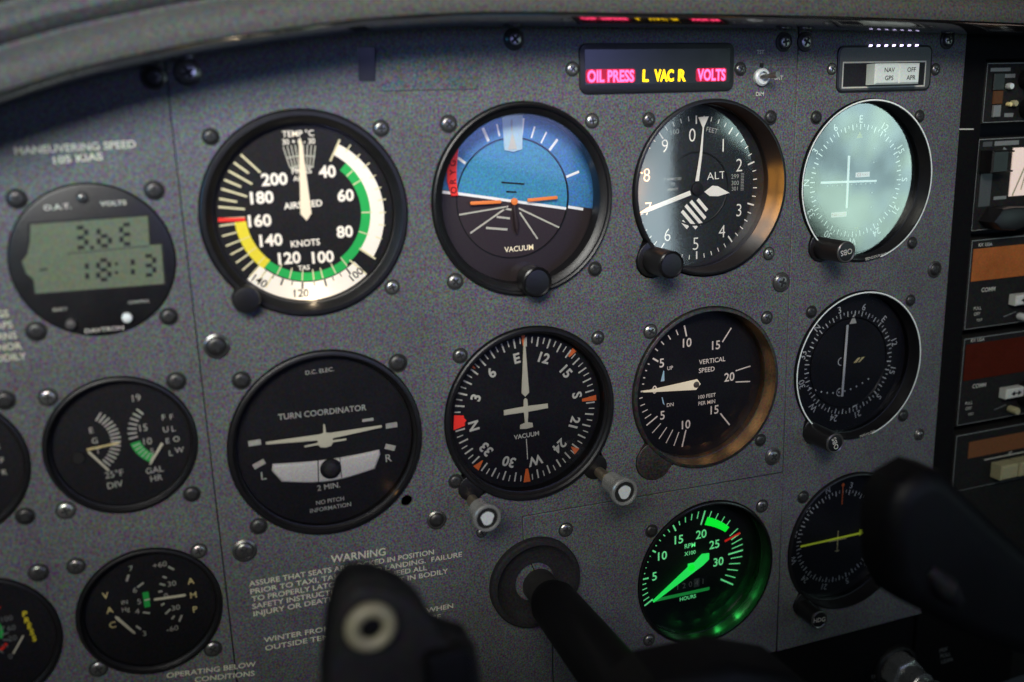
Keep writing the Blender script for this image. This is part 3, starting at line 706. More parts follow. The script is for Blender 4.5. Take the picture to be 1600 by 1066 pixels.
k = 'ADF'; a = thing('direction_finder', 'black direction finder dial with a long yellow-green arrow lying across it', 'gauge', (189, 0, -201.3))
bezel(a, k, wide=1.6, lip=1.6, y_glass=6.5); dialdisc(a, k); D = 10; c_ = (.4, -1.5)
g, g2 = G(), G(); compass(g, g2, 16, c_, 31.0, 28.2, 25.2, 3.4, D - .1, bold=.0)
g.build('compass_card_lettering', 'navw', a, False); g2.build('compass_card_ticks', 'navw', a, False)
M['arrow'] = mat('fluorescent_arrow_paint', (.62, .72, .05), .5, 0, .06, 1700, emit=(.7, .9, .05), estr=.12)
pointer(a, 'bearing_arrow', 'arrow', [(-25.8, -1.6), (15.0, -1.5), (15.0, .4), (23.2, -1.6), (15.0, -3.4), (15.0, -2.6), (-25.8, -2.7)], D - .9, .35)
g = G(); g.line((2.0, 31.0), (2.0, 18), .55, D - .3); g.disc(1.0, D - .32, (2.0, 29.8), 12); g.build('heading_index', 'orange', a, False)
g = G(); g.line((.4, 2), (.4, -11), .5, D - .3); g.line((-6, -3.6), (6.6, -3.6), .5, D - .31); g.line((-1, -10.4), (1.9, -10.4), .5, D - .31); g.build('aircraft_symbol', 'amberp', a, False)
corner_screws(a, k, [(156.4, -168.8)])
knob(a, -29.2, -34.6, 4, -14, 5.2, 'black', text=('HDG', 2.5, -5), ring='screw')

# ---- turn coordinator
k = 'TCO'; a = thing('turn_coordinator', 'black turn coordinator with a cream airplane silhouette above a white ball tube', 'gauge', (-94.3, 0, -99))
bezel(a, k, wide=2.8, lip=1.4); dialdisc(a, k); D = 4
g = G(); g.text('D.C. ELEC.', -.4, 32.0, 1.75, D - .15, 1, .01, 1.05)
g.text('2 MIN.', -.8, -21.0, 2.5, D - .15, 0, .01); g.text('NO PITCH', -.7, -27.8, 1.85, D - .15, 0, .01); g.text('INFORMATION', -.7, -31.1, 1.85, D - .15, 0, .01)
vs_, fs_, w_ = glyphs('TURN COORDINATOR', .01); g.textfit('TURN COORDINATOR', (-19.5, 13.9), (18.4, 13.0), 2.55, D - .15, .01)
g.text('L', -27.9, -11.3, 3.5, D - .15, 0, .01); g.text('R', 26.8, -12.1, 3.5, D - .15, 0, .01); g.build('lettering', 'dimwhite', a, False)
g = G()
for (x, z, an, w) in ((-30.2, 4.0, 1, 5.2), (29.1, 3.0, 1, 5.2), (-29.3, -5.8, 22, 5.2), (27.8, -7.2, -22, 4.8), (18.7, 7.1, 0, 5)):
    d_ = Vector((math.cos(R(an)), math.sin(R(an)))) * w / 2; hh = 2.4 if x != 18.7 else 1.3
    g.line((x - d_.x, z - d_.y), (x + d_.x, z + d_.y), hh, D - .12)
g.build('bank_marks', 'dimwhite', a, False)
pl = [(-25.7, 2.9), (-25.7, 4.1), (-3.0, 4.0), (-1.3, 4.4), (-1.05, 8.2), (-.35, 8.2), (-.1, 4.4), (1.7, 4.0), (24.4, 4.2), (24.4, 3.1), (2.6, 1.4), (2.6, .5), (8.4, .4), (8.4, -.4), (2.5, -.5), (1.7, -1.9), (-.7, -2.4), (-3.1, -1.9), (-3.9, -.7), (-9.8, -.9), (-9.8, -.1), (-4.0, .3), (-4.0, 1.4)]
pointer(a, 'airplane_silhouette', 'lume', pl, D - 1.2, .4)
M['tube'] = mat('milky_inclinometer_tube', (.72, .69, .62), .3, 0, .2, 1500)
tp = []; 
for i in range(13):
    t = i / 12; x = -23.8 + 46.6 * t; tp.append((x, -6.6 - 1.3 * math.sin(math.pi * t) - .9 * t + (.0)))
bt = []
for i in range(13):
    t = i / 12; x = 20.2 - 41.0 * t; bt.append((x, -15.2 - 2.9 * math.sin(math.pi * t) - .9 * (1 - t)))
g = G(); g.prism([(x, z) for x, z in tp] + [(23.2, -9.6)] + bt + [(-24.4, -9.5)], D - 1.3, D, 1.2, 4); tb = g.build('inclinometer_tube', 'tube', a)
g = G(); g.lathe([(4.7, D - 1.32), (4.4, D - 2.2), (2.4, D - 3.0), (.01, D - 3.1)], (.6, -12.4), 28); g.build('ball', 'dial', tb)
g = G(); g.line((-4.6, -7.6), (-5.2, -17.8), .45, D - 1.42); g.line((4.9, -7.6), (5.0, -17.5), .3, D - 1.42); g.build('centre_wire', 'dial', tb, False)
corner_screws(a, k, [(-127.3, -66.0), (-61.3, -66.7), (-126.6, -131.4)], 'darkscrew', 3.4)
inner_lamp(a, 26, 1.5, -26, .0002, (1, .5, .15)); 

# ---- heading indicator
k = 'HDG'; a = thing('heading_indicator', 'heading gyro with white airplane symbol, compass card turned with E near the top', 'gauge', (.5, 0, -99.4))
bezel(a, k, wide=2.6, lip=1.8); dialdisc(a, k); D = 6; c_ = (-.4, .6)
g, g2 = G(), G()
tpa = 98.5
labs = {0: 'N', 30: '3', 60: '6', 90: 'E', 120: '12', 150: '15', 180: 'S', 210: '21', 240: '24', 270: 'W', 300: '30', 330: '33'}
for hd, t in labs.items():
    an = hd - tpa; g.text(t, c_[0] + 26.6 * math.sin(R(an)), c_[1] + 26.2 * math.cos(R(an)), 4.6, D - .15, -an, .03, 1.0)
for hd in range(0, 360, 5):
    an = hd - tpa; g2.tick(an, 35.6, 31.0 if hd % 10 == 0 else 32.6, .75 if hd % 10 == 0 else .5, D - .12, c_)
g.text('VACUUM', -.7, -11.9, 2.1, D - .15, 1, .02)
g.build('compass_card_lettering', 'hdgw' if False else 'white', a, False); g2.build('compass_card_ticks', 'white', a, False)
pointer(a, 'lubber_needle', 'lume', [(-2.9, 9.6), (-1.1, 7.6), (.9, 9.4), (-.2, 33.2), (-.7, 36), (-1.2, 33.2)], D - .9, .3)
pln = [(-1.0, 7.0), (-.1, 6.2), (.1, 2.9), (10.2, 2.7), (10.3, .4), (.2, .0), (-.2, -5.2), (2.2, -5.8), (2.4, -7.9), (-1.0, -8.3), (-4.2, -7.9), (-4.1, -6.0), (-1.7, -5.2), (-2.0, .0), (-12.0, .0), (-12.0, 2.5), (-2.1, 2.9), (-1.9, 6.2)]
pointer(a, 'airplane_symbol', 'lume', pln, D - .9, .35)
g = G(); g.line((-.9, -13.6), (-.6, -24), .45, D - .3); g.build('tail_line', 'white', a, False)
g = G()
def wedge(an, r1, r2, w1, w2):
    d_ = Vector((math.sin(R(an)), math.cos(R(an)))); g.line(tuple(Vector(c_) + d_ * r1), tuple(Vector(c_) + d_ * r2), w1, D - .25, w2)
wedge(-.8, 37, 31.5, 1.8, .9); wedge(88, 36.4, 28.8, 2.8, 1.4); wedge(181.3, 36.2, 29.4, 3.6, 1.2); wedge(134, 35.8, 31.6, 3.6, .4); wedge(226.5, 36.2, 31.2, 3.6, .4); wedge(43.5, 36.8, 32.4, 2.8, 1.0); wedge(314, 36, 34, 1.4, .4)
g.build('fixed_index_marks', 'orange', a, False)
g = G(); g.poly([(-36.0, 3.3), (-36.6, -3.9), (-31.0, -2.5), (-31.4, 2.5)], D - .3); g.poly([(-32, 2), (-32.0, -2), (-30.2, 0)], D - .28); g.build('heading_bug', 'flag', a, False)
corner_screws(a, k, [(-32.9, -66.8), (34.9, -66.2), (-37.9, -126.0)])
for (x, z, ye, rr) in ((-31.3, -36.6, -24, 6.4), (33.8, -33.8, -29, 6.6)):
    g = G(); g.tube([(x, 4, z), (x, ye * .35, z)], 2.6, 16); g.tube([(x, ye * .35, z), (x, ye * .6, z)], [2.2, 2.2], 16)
    st = g.build('knob_stem', 'knurl', a)
    g = G(); g.lathe([(3.4, ye * .42), (4.9, ye * .5), (4.9, ye + 4.2), (rr * .96, ye + 3.6), (rr, ye + 2.6), (rr, ye + .6), (rr * .93, ye), (rr * .80, ye + .05), (rr * .74, ye + .9), (.01, ye + .9)], (x, z), 48)
    kn = g.build('adjusting_knob', 'satin', a)
    g = G(); g.disc(rr * .74, ye + .75, (x, z), 32); g.build('knob_face', 'darkscrew', kn, False)
    g = G(); pts = [(x + .46 * rr * math.cos(R(t)) * (1 + .12 * math.sin(R(3 * t))), z + .5 * rr * math.sin(R(t))) for t in range(0, 360, 12)]
    g.poly(pts, ye + .5); g.build('knob_emblem', 'silver', kn, False)

# ---- vertical speed indicator
M['vsiw'] = mat('vertical_speed_print', (.78, .70, .60), .6, 0, .08, 1700, emit=(1, .76, .58), estr=.16)
k = 'VSI'; a = thing('vertical_speed_indicator', 'vertical speed gauge with cream needle lying left on zero and an amber glow inside', 'gauge', (94.9, 0, -99.2))
bezel(a, k, wide=2.6, lip=1.6, y_glass=6.6, m='vsibezel'); D = 10
g = G(); g.disc(38.9, D, n=72); g.build('dial', 'dial', a, False)
g = G()
for an, r1, r2, w in ((346.4, 32.2, 26.2, .85), (36.4, 33.6, 25, .75), (80.7, 32.6, 23.5, .6), (95.5, 32.4, 23.5, .6), (141.2, 32.5, 23.3, .75), (193.6, 34, 24.8, .75), (237.5, 34, 26.6, .75), (303, 30.1, 26.4, .9), (270, 32, 28, .8)):
    g.tick(an, r1, r2, w, D - .12)
for an in (311.5, 320, 328.5, 337.5): g.tick(an, 32.0, 30.0 + (an - 311) * -.04, .6, D - .12)
for an in (277, 283, 290, 296.5): g.tick(an, 31.4, 30.3, .6, D - .12)
for an, r2 in ((264, 30.5), (257, 29.8), (250.5, 29.2), (244, 28.4)): g.tick(an, 33.0, r2 + .6, .5, D - .12)
for an, r2 in ((228, 27.6), (219, 27), (210.5, 26.6), (202, 26.6)): g.tick(an, 34.2, r2, .5, D - .12)
g.build('scale_ticks', 'vsiw', a, False)
g = G()
for s_, x, z in (('0', -24.2, 0), ('5', -20.2, 13.4), ('10', -5.8, 22.2), ('15', 11.1, 19.0), ('20', 19.5, 1.0), ('15', 11.0, -15.6), ('10', -5.8, -21.2), ('5', -19.6, -14.2)):
    g.text(s_, x, z, 4.4 if s_ != '0' else 4.0, D - .16, 0, .012, .98)
g.build('numerals', 'vsiw', a, False)
g = G(); g.text('VERTICAL', 1.2, 11.1, 2.4, D - .16, 0, .01, 1, 'L'); g.text('SPEED', 1.2, 6.6, 2.4, D - .16, 0, .01, 1, 'L')
g.text('100 FEET', 1.3, -7.5, 1.9, D - .16, 0, .01, 1, 'L'); g.text('PER MIN', 1.3, -11.0, 1.9, D - .16, 0, .01, 1, 'L')
g.text('UP', -15.4, 10.2, 1.9, D - .16, 0, .01); g.text('DN', -15.2, -9.2, 1.9, D - .16, 0, .01)
g.build('lettering', 'vsiw', a, False)
g = G(); g.poly([(-20.8, 3.8), (-18.6, 3.8), (-18.8, 9.0), (-19.2, 9.4)], D - .15); g.poly([(-20.2, -4.6), (-19.6, -4.6), (-18.4, -9), (-19.4, -8)], D - .15); g.build('direction_arrows', 'palewin', a, False)
pointer(a, 'needle', 'asineedle', [(-31.0, -.3), (-24, -1.0), (-.8, -3.0), (1.8, -.2), (-.2, 2.6), (-24, .8), (-31.0, .4)], D - .9, .4)
g = G(); g.lathe([(1.7, D - 1.3), (1.6, D - 1.6), (.01, D - 1.7)], (-.8, -.2), 20); g.build('needle_pin', 'knurl', a)
corner_screws(a, k, [(62.8, -66.2), (129.0, -66.4), (127.7, -131.7)])

for q, p_ in ((-35, .0002), (-8, .00035), (15, .0006), (35, .0010), (55, .0010), (78, .0007), (100, .0003)):
    cq, sq_ = math.cos(R(q)), -math.sin(R(q)); rim_lamp(a, 32 * cq, 6.4, 32 * sq_, (cq, -.35, sq_), 2.5, 9, p_, (1, .50, .16))

# ---- tachometer
M['tacg'] = mat('backlit_green_print', (.05, .5, .12), .6, 0, .05, 1700, emit=(.02, 1.0, .12), estr=.68)
M['tacb'] = mat('backlit_bright_green', (.02, .6, .06), .6, 0, .05, 1700, emit=(.0, 1.0, .03), estr=.8)
M['tacp'] = mat('green_lit_print', (.4, .75, .5), .6, 0, .05, 1700, emit=(.15, 1.0, .32), estr=.52)
k = 'TAC'; a = thing('tachometer', 'green glowing tachometer with wide green pointer at lower left and an hour meter', 'gauge', (97, 0, -201.3))
bezel(a, k, wide=2.2, lip=1.4, y_glass=6.6, m='blackgloss'); D = 10
g = G(); g.disc(38.5, D, n=72); g.build('dial', 'dial', a, False)
dx, dz = -2.9, 1.6
def P_(p): return (p[0] + dx, p[1] + dz)
TO = {0: (-30.3, -19.5), 5: (-31.9, -3.0), 10: (-25.4, 13.2), 15: (-12.0, 24.5), 20: (7.3, 29.2), 25: (26.0, 17.8), 30: (31.7, 1.3), 35: (26.0, -18.3)}
TI = {0: (-23.9, -16.0), 5: (-26.4, -3.0), 10: (-22.2, 11.0), 15: (-10.3, 20.9), 20: (4.9, 21.5), 25: (20.2, 12.6), 30: (22.4, .6), 35: (18.0, -13.3)}
def cat_(T, v):
    ks = sorted(T); i = min(int(v // 5), 6); t = (v - 5 * i) / 5
    p = [Vector(T[ks[max(0, min(7, i + j))]]) for j in (-1, 0, 1, 2)]
    if i == 0: p[0] = 2 * p[1] - p[2]
    if i == 6: p[3] = 2 * p[2] - p[1]
    q = .5 * ((2 * p[1]) + (-p[0] + p[2]) * t + (2 * p[0] - 5 * p[1] + 4 * p[2] - p[3]) * t * t + (-p[0] + 3 * p[1] - 3 * p[2] + p[3]) * t ** 3)
    return (q.x, q.y)
g = G()
for v in range(0, 36):
    if v == 25: continue
    o_, i_ = Vector(cat_(TO, v)), Vector(cat_(TI, v))
    if v % 5: i_ = o_ + (i_ - o_) * (.55 if v > 5 else .75) if v < 20 else (o_ + (i_ - o_) * (.78 if v > 25 else .45))
    g.line(P_(o_), P_(i_), .85 if v % 5 == 0 else .5, D - .14)
g.build('scale_ticks', 'tacp', a, False)
g = G(); A_, B_ = [], []
for i in range(13):
    v = 20.7 + 3.9 * i / 12; o_, i_ = Vector(cat_(TO, v)), Vector(cat_(TI, v)); A_.append(P_(o_ + (i_ - o_) * .42)); B_.append(P_(o_ + (i_ - o_) * (.98 - .12 * i / 12)))
g.poly(A_ + B_[::-1], D - .10); g.build('green_arc', 'tacb', a, False)
g = G(); g.line(P_((29.6, 12.0)), P_((19.9, 8.9)), 1.2, D - .2); g.build('red_line', 'asired', a, False)
g = G()
for s_, x, z in (('5', -22.9, -2.7), ('10', -18.2, 8.2), ('15', -8.4, 15.6), ('20', 5.2, 16.0), ('25', 13.5, 8.4), ('30', 16.3, -2.4)):
    g.text(s_, x + dx, z + dz, 4.6, D - .16, 0, .012)
g.text('RPM', -1.6 + dx, 10.8 + dz, 2.5, D - .16, 0, .01); g.text('X100', -1.5 + dx, 6.4 + dz, 2.1, D - .16, 0, .01); g.text('HOURS', -2.4 + dx, -19.8 + dz, 2.1, D - .16, 0, .01)
g.build('numerals', 'tacp', a, False)
g = G(); g.rect(-14, 6.5, -13.4, -7.6, D - .1); ow = g.build('hour_meter_window', 'black', a, False)
for i in range(5):
    x0 = -13.4 + 3.9 * i
    g = G(); g.rect(x0, x0 + 3.4, -13.0, -8.0, D - .14); dg_ = g.build('hour_meter_drum', 'grey' if i == 3 else 'dial2', ow, False)
g = G()
for i, ch in enumerate('12041'): g.text(ch, -11.7 + 3.9 * i, -10.5, 3.0, D - .2, 0, .0)
g.build('hour_meter_digits', 'dimwhite', ow, False)
M['tacd'] = mat('dim_green_bar', (.05, .4, .1), .6, 0, .1, 1700, emit=(.03, 1, .15), estr=.14)
g = G(); g.line(P_((-21.8, -16.9)), P_((11.0, -17.3)), 1.9, D - .12); g.build('hour_meter_bar', 'tacd', a, False)
pointer(a, 'pointer', 'tacg', [P_(p) for p in ((9.6, 4.4), (9.6, 1.0), (6.0, -1.8), (-23.9, -17.3), (-24.6, -16.3), (-3.4, -1.2), (-3.2, .8), (.6, .8), (5.2, 4.8))], D - .9, .6)
g = G(); g.lathe([(2.0, D - 1.5), (1.8, D - 1.9), (.01, D - 1.9)], P_((-1.2, -1.6)), 20); g.build('pointer_pin', 'tacb', a)
corner_screws(a, k, [(63.9, -170.7), (130.1, -169.2), (62.7, -232.4)])
for q, p_ in ((-12, .00012), (10, .0003), (30, .0008), (48, .0014), (66, .0010), (88, .0004), (112, .0004)):
    cq, sq_ = math.cos(R(q)), -math.sin(R(q)); rim_lamp(a, 31 * cq, 6.6, 31 * sq_, (cq, -.45, sq_), 2.5, 9, p_ * 1.6, (.05, 1, .15))

# ---- clock / thermometer
M['lcd'] = mat('green_grey_liquid_crystal', (.105, .125, .080), .35, 0, .25, 1100)
k = 'CLK'; a = thing('digital_clock', 'round black digital clock with two-line display reading 18:13', 'clock', (-176.2, 0, -12.1))
g = G(); g.lathe([(29.1, 5), (29.1, -.4), (28.7, -1.0), (28.0, -1.2), (.01, -1.2)], n=80); g.build('case', 'clockblack' if False else 'black', a)
lp = [(-19.6, 15.4), (20.9, 15.8), (20.2, 4.6), (24.5, 4.6), (23.8, -10.8), (-21.6, -10.4), (-21.4, -5), (-23.6, -2.5), (-24.3, 2.0), (-22.2, 4.4), (-20.6, 9.2)]
g = G(); g.poly([(x * 1.035, z * 1.05) for x, z in lp], -1.32); g.build('display_frame', 'dial', a, False)
g = G(); g.poly(lp, -1.42); lc = g.build('display', 'lcd', a, False)
SEG = {'3': 'abgcd', 'b': 'fgecd', 'E': 'afged', '1': 'bc', '8': 'abcdefg'}
def seg(g, ch, x, z, w, h, t, y, sl=.10):
    p = {'a': ((0, h), (w, h)), 'b': ((w, h), (w, h / 2)), 'c': ((w, h / 2), (w, 0)), 'd': ((0, 0), (w, 0)), 'e': ((0, h / 2), (0, 0)), 'f': ((0, h), (0, h / 2)), 'g': ((0, h / 2), (w, h / 2))}
    for s_ in SEG[ch]:
        (x1, z1), (x2, z2) = p[s_]; A = Vector((x1, z1)); B = Vector((x2, z2)); d_ = (B - A).normalized() * t * .55; A += d_; B -= d_
        g.line((x + A.x + A.y * sl, z + A.y), (x + B.x + B.y * sl, z + B.y), t, y)
g = G()
for ch_, x_, z_ in (('3', -5.8, 5.6), ('b', 2.4, 5.6), ('E', 10.4, 5.7), ('1', -7.2, -7.2), ('8', .6, -7.2), ('1', 9.0, -7.0), ('3', 16.8, -6.9)): seg(g, ch_, x_, z_, 3.9, 7.4, 1.45, -1.5)
g.disc(.8, -1.5, (.0, 5.2), 10)
g.disc(.65, -1.5, (7.6, -1.6), 10); g.disc(.65, -1.5, (7.3, -5.0), 10); g.line((-19.0, -1.8), (-16.2, -1.5), .6, -1.5); g.line((-9, 3.6), (20, 4.4), .3, -1.5)
g.build('display_digits', 'dial', lc, False)
g = G(); g.text('O.A.T.', -9.8, 21.2, 1.8, -1.28, 1, .02, 1.3); g.text('VOLTS', 9.4, 21.4, 1.6, -1.28, 0, .02, 1.3); g.build('lettering', 'dimwhite', a, False); g = G(); g.text('DAVTRON', .2, -26.6, 1.6, -1.28, 0, .01, 1.25)
g.text('SELECT', -14.2, -17.2, 1.1, -1.28, 0, 0); g.text('CONTROL', 13.8, -17.0, 1.1, -1.28, 0, 0); g.build('maker_lettering', 'dimwhite', a, False)
phillips(a, -.9, 24.0, 2.0, 'screw', y=-1.2)
for x, z, m_ in ((-11.1, -23.2, 'screw'), (8.9, -22.8, 'silver')):
    g = G(); g.lathe([(2.0, -1.2), (2.0, -2.4), (1.6, -3.0), (.01, -3.2)], (x, z), 24); g.build('push_button', m_, a)
corner_screws(a, k, [(-199.2, 12.7), (-151.8, 13.1), (-152.2, -36.4), (-199.7, -37.2)], 'darkscrew', 3.2)

# ---- exhaust temperature / fuel flow, vacuum / ammeter and the two at the left edge
def small_gauge(key, name, label):
    c = INS[key][0]; a = thing(name, label, 'gauge', (c[0], 0, c[1]))
    bezel(a, key, wide=1.8, lip=1.2, y_glass=1.0); dialdisc(a, key); return a
a = small_gauge('EGT', 'fuel_flow_gauge', 'round twin gauge lettered fuel flow with a green arc and orange needle'); D = 3
g = G()
lc_, rc_ = (-13.6, .2), (15.2, 1.0)
for i in range(15):
    an = 36 + (141 - 36) * i / 14; g.tick(an, 14.2, 10.4, .7, D - .12, (-14.6, 2.6))
for i in range(7):
    an = 318 - (318 - 262) * i / 6; g.tick(an, 13.6, 10.2, .7, D - .12, (16.0, 3.6))
g.text('19', 7.4, 18.4, 2.8, D - .12, 0, 0); g.text('15', 8.5, 5.6, 2.8, D - .12); g.text('10', 9.4, -.3, 2.8, D - .12); g.text('5', 10.6, -4.8, 2.3, D - .12)
for s_, x, z in (('F', 16.6, 8.8), ('U', 16.8, 3.6), ('E', 17.0, -1.4), ('L', 17.6, -6.8), ('F', 19.6, 8.6), ('L', 19.8, 3.5), ('O', 20.4, -1.1), ('W', 21.0, -6.0), ('E', -10.7, 7.4), ('G', -10.0, 2.9), ('T', -9.4, -1.6)):
    g.text(s_, x, z, 2.3, D - .12, 0, .005)
g.text('GAL', 10.6, -13.0, 2.5, D - .12, 2, .005); g.text('HR', 10.9, -16.6, 2.5, D - .12, 2, .005); g.text('25°F', -4.7, -12.2, 2.6, D - .12, 3, .005); g.text('DIV', -4.9, -16.8, 2.6, D - .12, 3, .005)
g.build('dial_print', 'dimwhite', a, False)
g = G(); g.arc(10.0, 13.8, 258, 208, D - .1, (16.4, 2.4), 24); g.build('green_arc', 'green', a, False)
g = G()
for i in range(6): g.tick(252 - 8 * i, 13.4, 10.4, .5, D - .15, (16.4, 2.4))
g.build('arc_divisions', 'dimwhite', a, False)
pointer(a, 'orange_needle', 'orangedim' if False else 'amberp', taper((-13.2, -.2), (-.6, .9), .9, .7, 0, .8), D - .8, .3)
pointer(a, 'reference_needle', 'lume', taper((-12.8, -1.2), (-6.2, -10.6), .9, .9, 0, .8), D - .5, .3)
pointer(a, 'flow_needle', 'lume', taper((14.9, -1.8), (9.0, -10.4), 1.2, .8, 0, .8), D - .8, .3)
g = G(); g.lathe([(2.6, D - .1), (2.2, D - 1.0), (.01, D - 1.0)], (-16.6, -3.2), 20); g.build('adjusting_screw', 'darkscrew', a)
corner_screws(a, 'EGT', [(-199.3, -63.4), (-152.4, -63.1), (-151.8, -112.0), (-199.4, -110.5)], r=3.1)
a = small_gauge('VAC', 'suction_ammeter_gauge', 'round twin gauge lettered VAC and AMP with cream needles'); D = 3
g = G()
for s_, x, z in (('V', -16.7, 9.8), ('A', -15.9, 2.9), ('C', -15.7, -4.0), ('A', 16.9, 9.1), ('M', 17.2, 2.5), ('P', 17.2, -4.3)): g.text(s_, x, z, 2.7, D - .12, 0, .012)
g.build('end_lettering', 'amberp', a, False)
g = G()
for s_, x, z in (('+60', 5.6, 19.2), ('30', 9.3, 9.6), ('0', 6.4, 4.5), ('30', 9.6, -1.8), ('-60', 7.2, -11.2), ('7', -5.6, 19.8), ('6', -5.3, 9.8), ('5', -4.3, 4.2), ('4', -5.6, -.1), ('3', -4.0, -10.8)): g.text(s_, x, z, 2.3, D - .12, 0, 0, 1.1)
g.text('IN', -9.9, 5.2, 1.8, D - .12); g.text('Hg', -9.8, 1.9, 1.9, D - .12)
for p, q in (((8.8, 17.6), (10.9, 15.8)), ((6.1, 13.6), (7.6, 12.6)), ((4.6, 10.6), (6.6, 9.4)), ((3.6, 7.0), (5.2, 7.0)), ((4.0, .6), (5.4, 1.2)), ((5.2, -3.8), (7.4, -2.0)), ((7.4, -6.8), (8.6, -5.4)), ((10.2, -8.6), (11.6, -5.8)),
             ((-6.8, 17.2), (-8.0, 14.4)), ((-4.2, 10.8), (-1.6, 12.4)), ((-3.4, -1.0), (-.8, -2.0)), ((-6.8, -6.6), (-5.2, -8.6))): g.line(p, q, .8, D - .12)
g.build('dial_print', 'dimwhite', a, False)
g = G(); g.rect(-2.6, -.2, 1.0, 8.0, D - .1); g.build('green_band', 'green', a, False)
g = G(); g.line((-2.2, 4.3), (0, 4.5), .6, D - .16); g.build('band_division', 'white', a, False)
pointer(a, 'ammeter_needle', 'lume', taper((1.6, 4.2), (14.4, 3.5), 1.0, 1.2, 0, .5), D - .8, .3)
pointer(a, 'suction_needle', 'lume', taper((-13.6, -.8), (-7.4, -9.8), 1.3, 1.0, 1.2, .8), D - .8, .3)
corner_screws(a, 'VAC', [(-198.9, -135.0), (-151.8, -137.8), (-151.0, -184.5), (-196.6, -182.5)], r=3.1)
a = small_gauge('LFU', 'fuel_quantity_gauge', 'upper of two black gauges cut off by the left edge'); D = 3
g = G()
for i in range(8): g.tick(35 + 14 * i, 16.5, 13.4, .6, D - .12, (0, 1))
for s_, x, z in (('E', 15, 6), ('F', 15.6, 0), ('R', 15.6, -5)): g.text(s_, x + 3, z, 2.2, D - .12)
g.build('dial_print', 'dimwhite', a, False)
a = small_gauge('LFL', 'oil_gauge', 'lower of the gauges at the left edge, with yellow upright lettering and red marks'); D = 3
g = G()
for i, ch in enumerate('PRESS'): g.text(ch, 15.8 + i * .45, 8.4 - 2.9 * i, 2.3, D - .12, -6, .03)
g.build('yellow_lettering', 'yellow', a, False)
g = G(); g.line((5.0, 14.8), (7.4, 12.8), 1.3, D - .12); g.line((5.0, -5.4), (7.6, -3.0), 1.3, D - .12); g.build('red_marks', 'red', a, False)
g = G(); g.text('100', 9.2, 7.8, 2.2, D - .12); g.text('60', 10.2, 3.4, 2.2, D - .12); g.text('20', 10.0, -1.2, 2.2, D - .12); g.text('0', 8, -9, 2.2, D - .12)
for i in range(6): g.tick(40 + 20 * i, 9, 6.5, .6, D - .12)
g.build('dial_print', 'grey', a, False)
g = G(); g.arc(5.0, 7.2, 40, 120, D - .1, (0, 3), 16); g.build('green_arc', 'green', a, False)
pointer(a, 'needle', 'lume', taper((9.4, -7.6), (14.2, -.4), .8, .7, 0, .5), D - .8, .3)

# ------------------------------------------------------------ annunciator, switches
M['ledred'] = mat('lit_red_legend', (.3, .0, .03), .5, 0, 0, emit=(1, .055, .16), estr=5.5)
M['ledredhalo'] = mat('red_glow_halo', (.2, .0, .02), .5, 0, 0, emit=(1, .0, .05), estr=.34)
M['ledyel'] = mat('lit_yellow_legend', (.3, .2, .0), .5, 0, 0, emit=(1, .60, .0), estr=3.0)
a = thing('annunciator_panel', 'black warning light panel with lit red OIL PRESS and VOLTS legends', 'warning light', (0, 0, 0))
g = G(); o_ = rrect(ARX0, ARX1, ARZ0, ARZ1, 3.6, 6); g.prism(o_, -1.0, 2, .35, 2); g.build('frame', 'black', a)
g = G(); g.rect(ARX0 + 2.4, ARX1 - 2.4, ARZ0 + 3.8, ARZ1 - 2.6, -1.12); g.build('lens', 'blackgloss', a, False)
def legend(t, x0, x1, m, z=52.35, h=4.7, halo=None):
    if halo:
        g = G(); g.prism(rrect(x0 - .7, x1 + .7, z - h / 2 - .6, z + h / 2 + .6, 1.2, 4), -1.2, -1.13); g.build('legend_glow_halo', halo, a, False)  # glow around the letters, made as a dim emissive patch
    g = G(); g.textfit(t, (x0, z), (x1, z - .15), h, -1.32, .034); g.build('legend', m, a, False)
legend('OIL PRESS', 30.6, 53.5, 'ledred', halo='ledredhalo'); legend('L', 57.8, 60.8, 'ledyel', 52.2); legend('VAC', 63.7, 73.6, 'ledyel', 52.2); legend('R', 75.9, 79.9, 'ledyel', 52.1)
legend('VOLTS', 85.9, 100.8, 'ledred', 52.1, halo='ledredhalo')
# toggle
a = thing('toggle_switch', 'small metal toggle switch between TST and DIM lettering', 'switch', (121.0, 0, 50.6))
g = G(); g.lathe([(4.0, 0), (4.0, -1.6), (3.2, -2.4), (2.6, -2.4), (2.3, -.6)], n=36); g.lathe([(2.3, -.8), (.01, -.8)], n=24); g.build('collar_nut', 'silver', a)
g = G(); g.tube([(0, -.6, 0), (.8, -4, .3), (1.6, -8, .5), (2.0, -10.5, .6)], [1.0, 1.0, 1.3, 1.5], 14); g.build('lever', 'screw', a)
g = G(); g.box(-.8, .8, -.9, .0, 4.6, 6.4); g.build('keyway', 'backing', a, False)
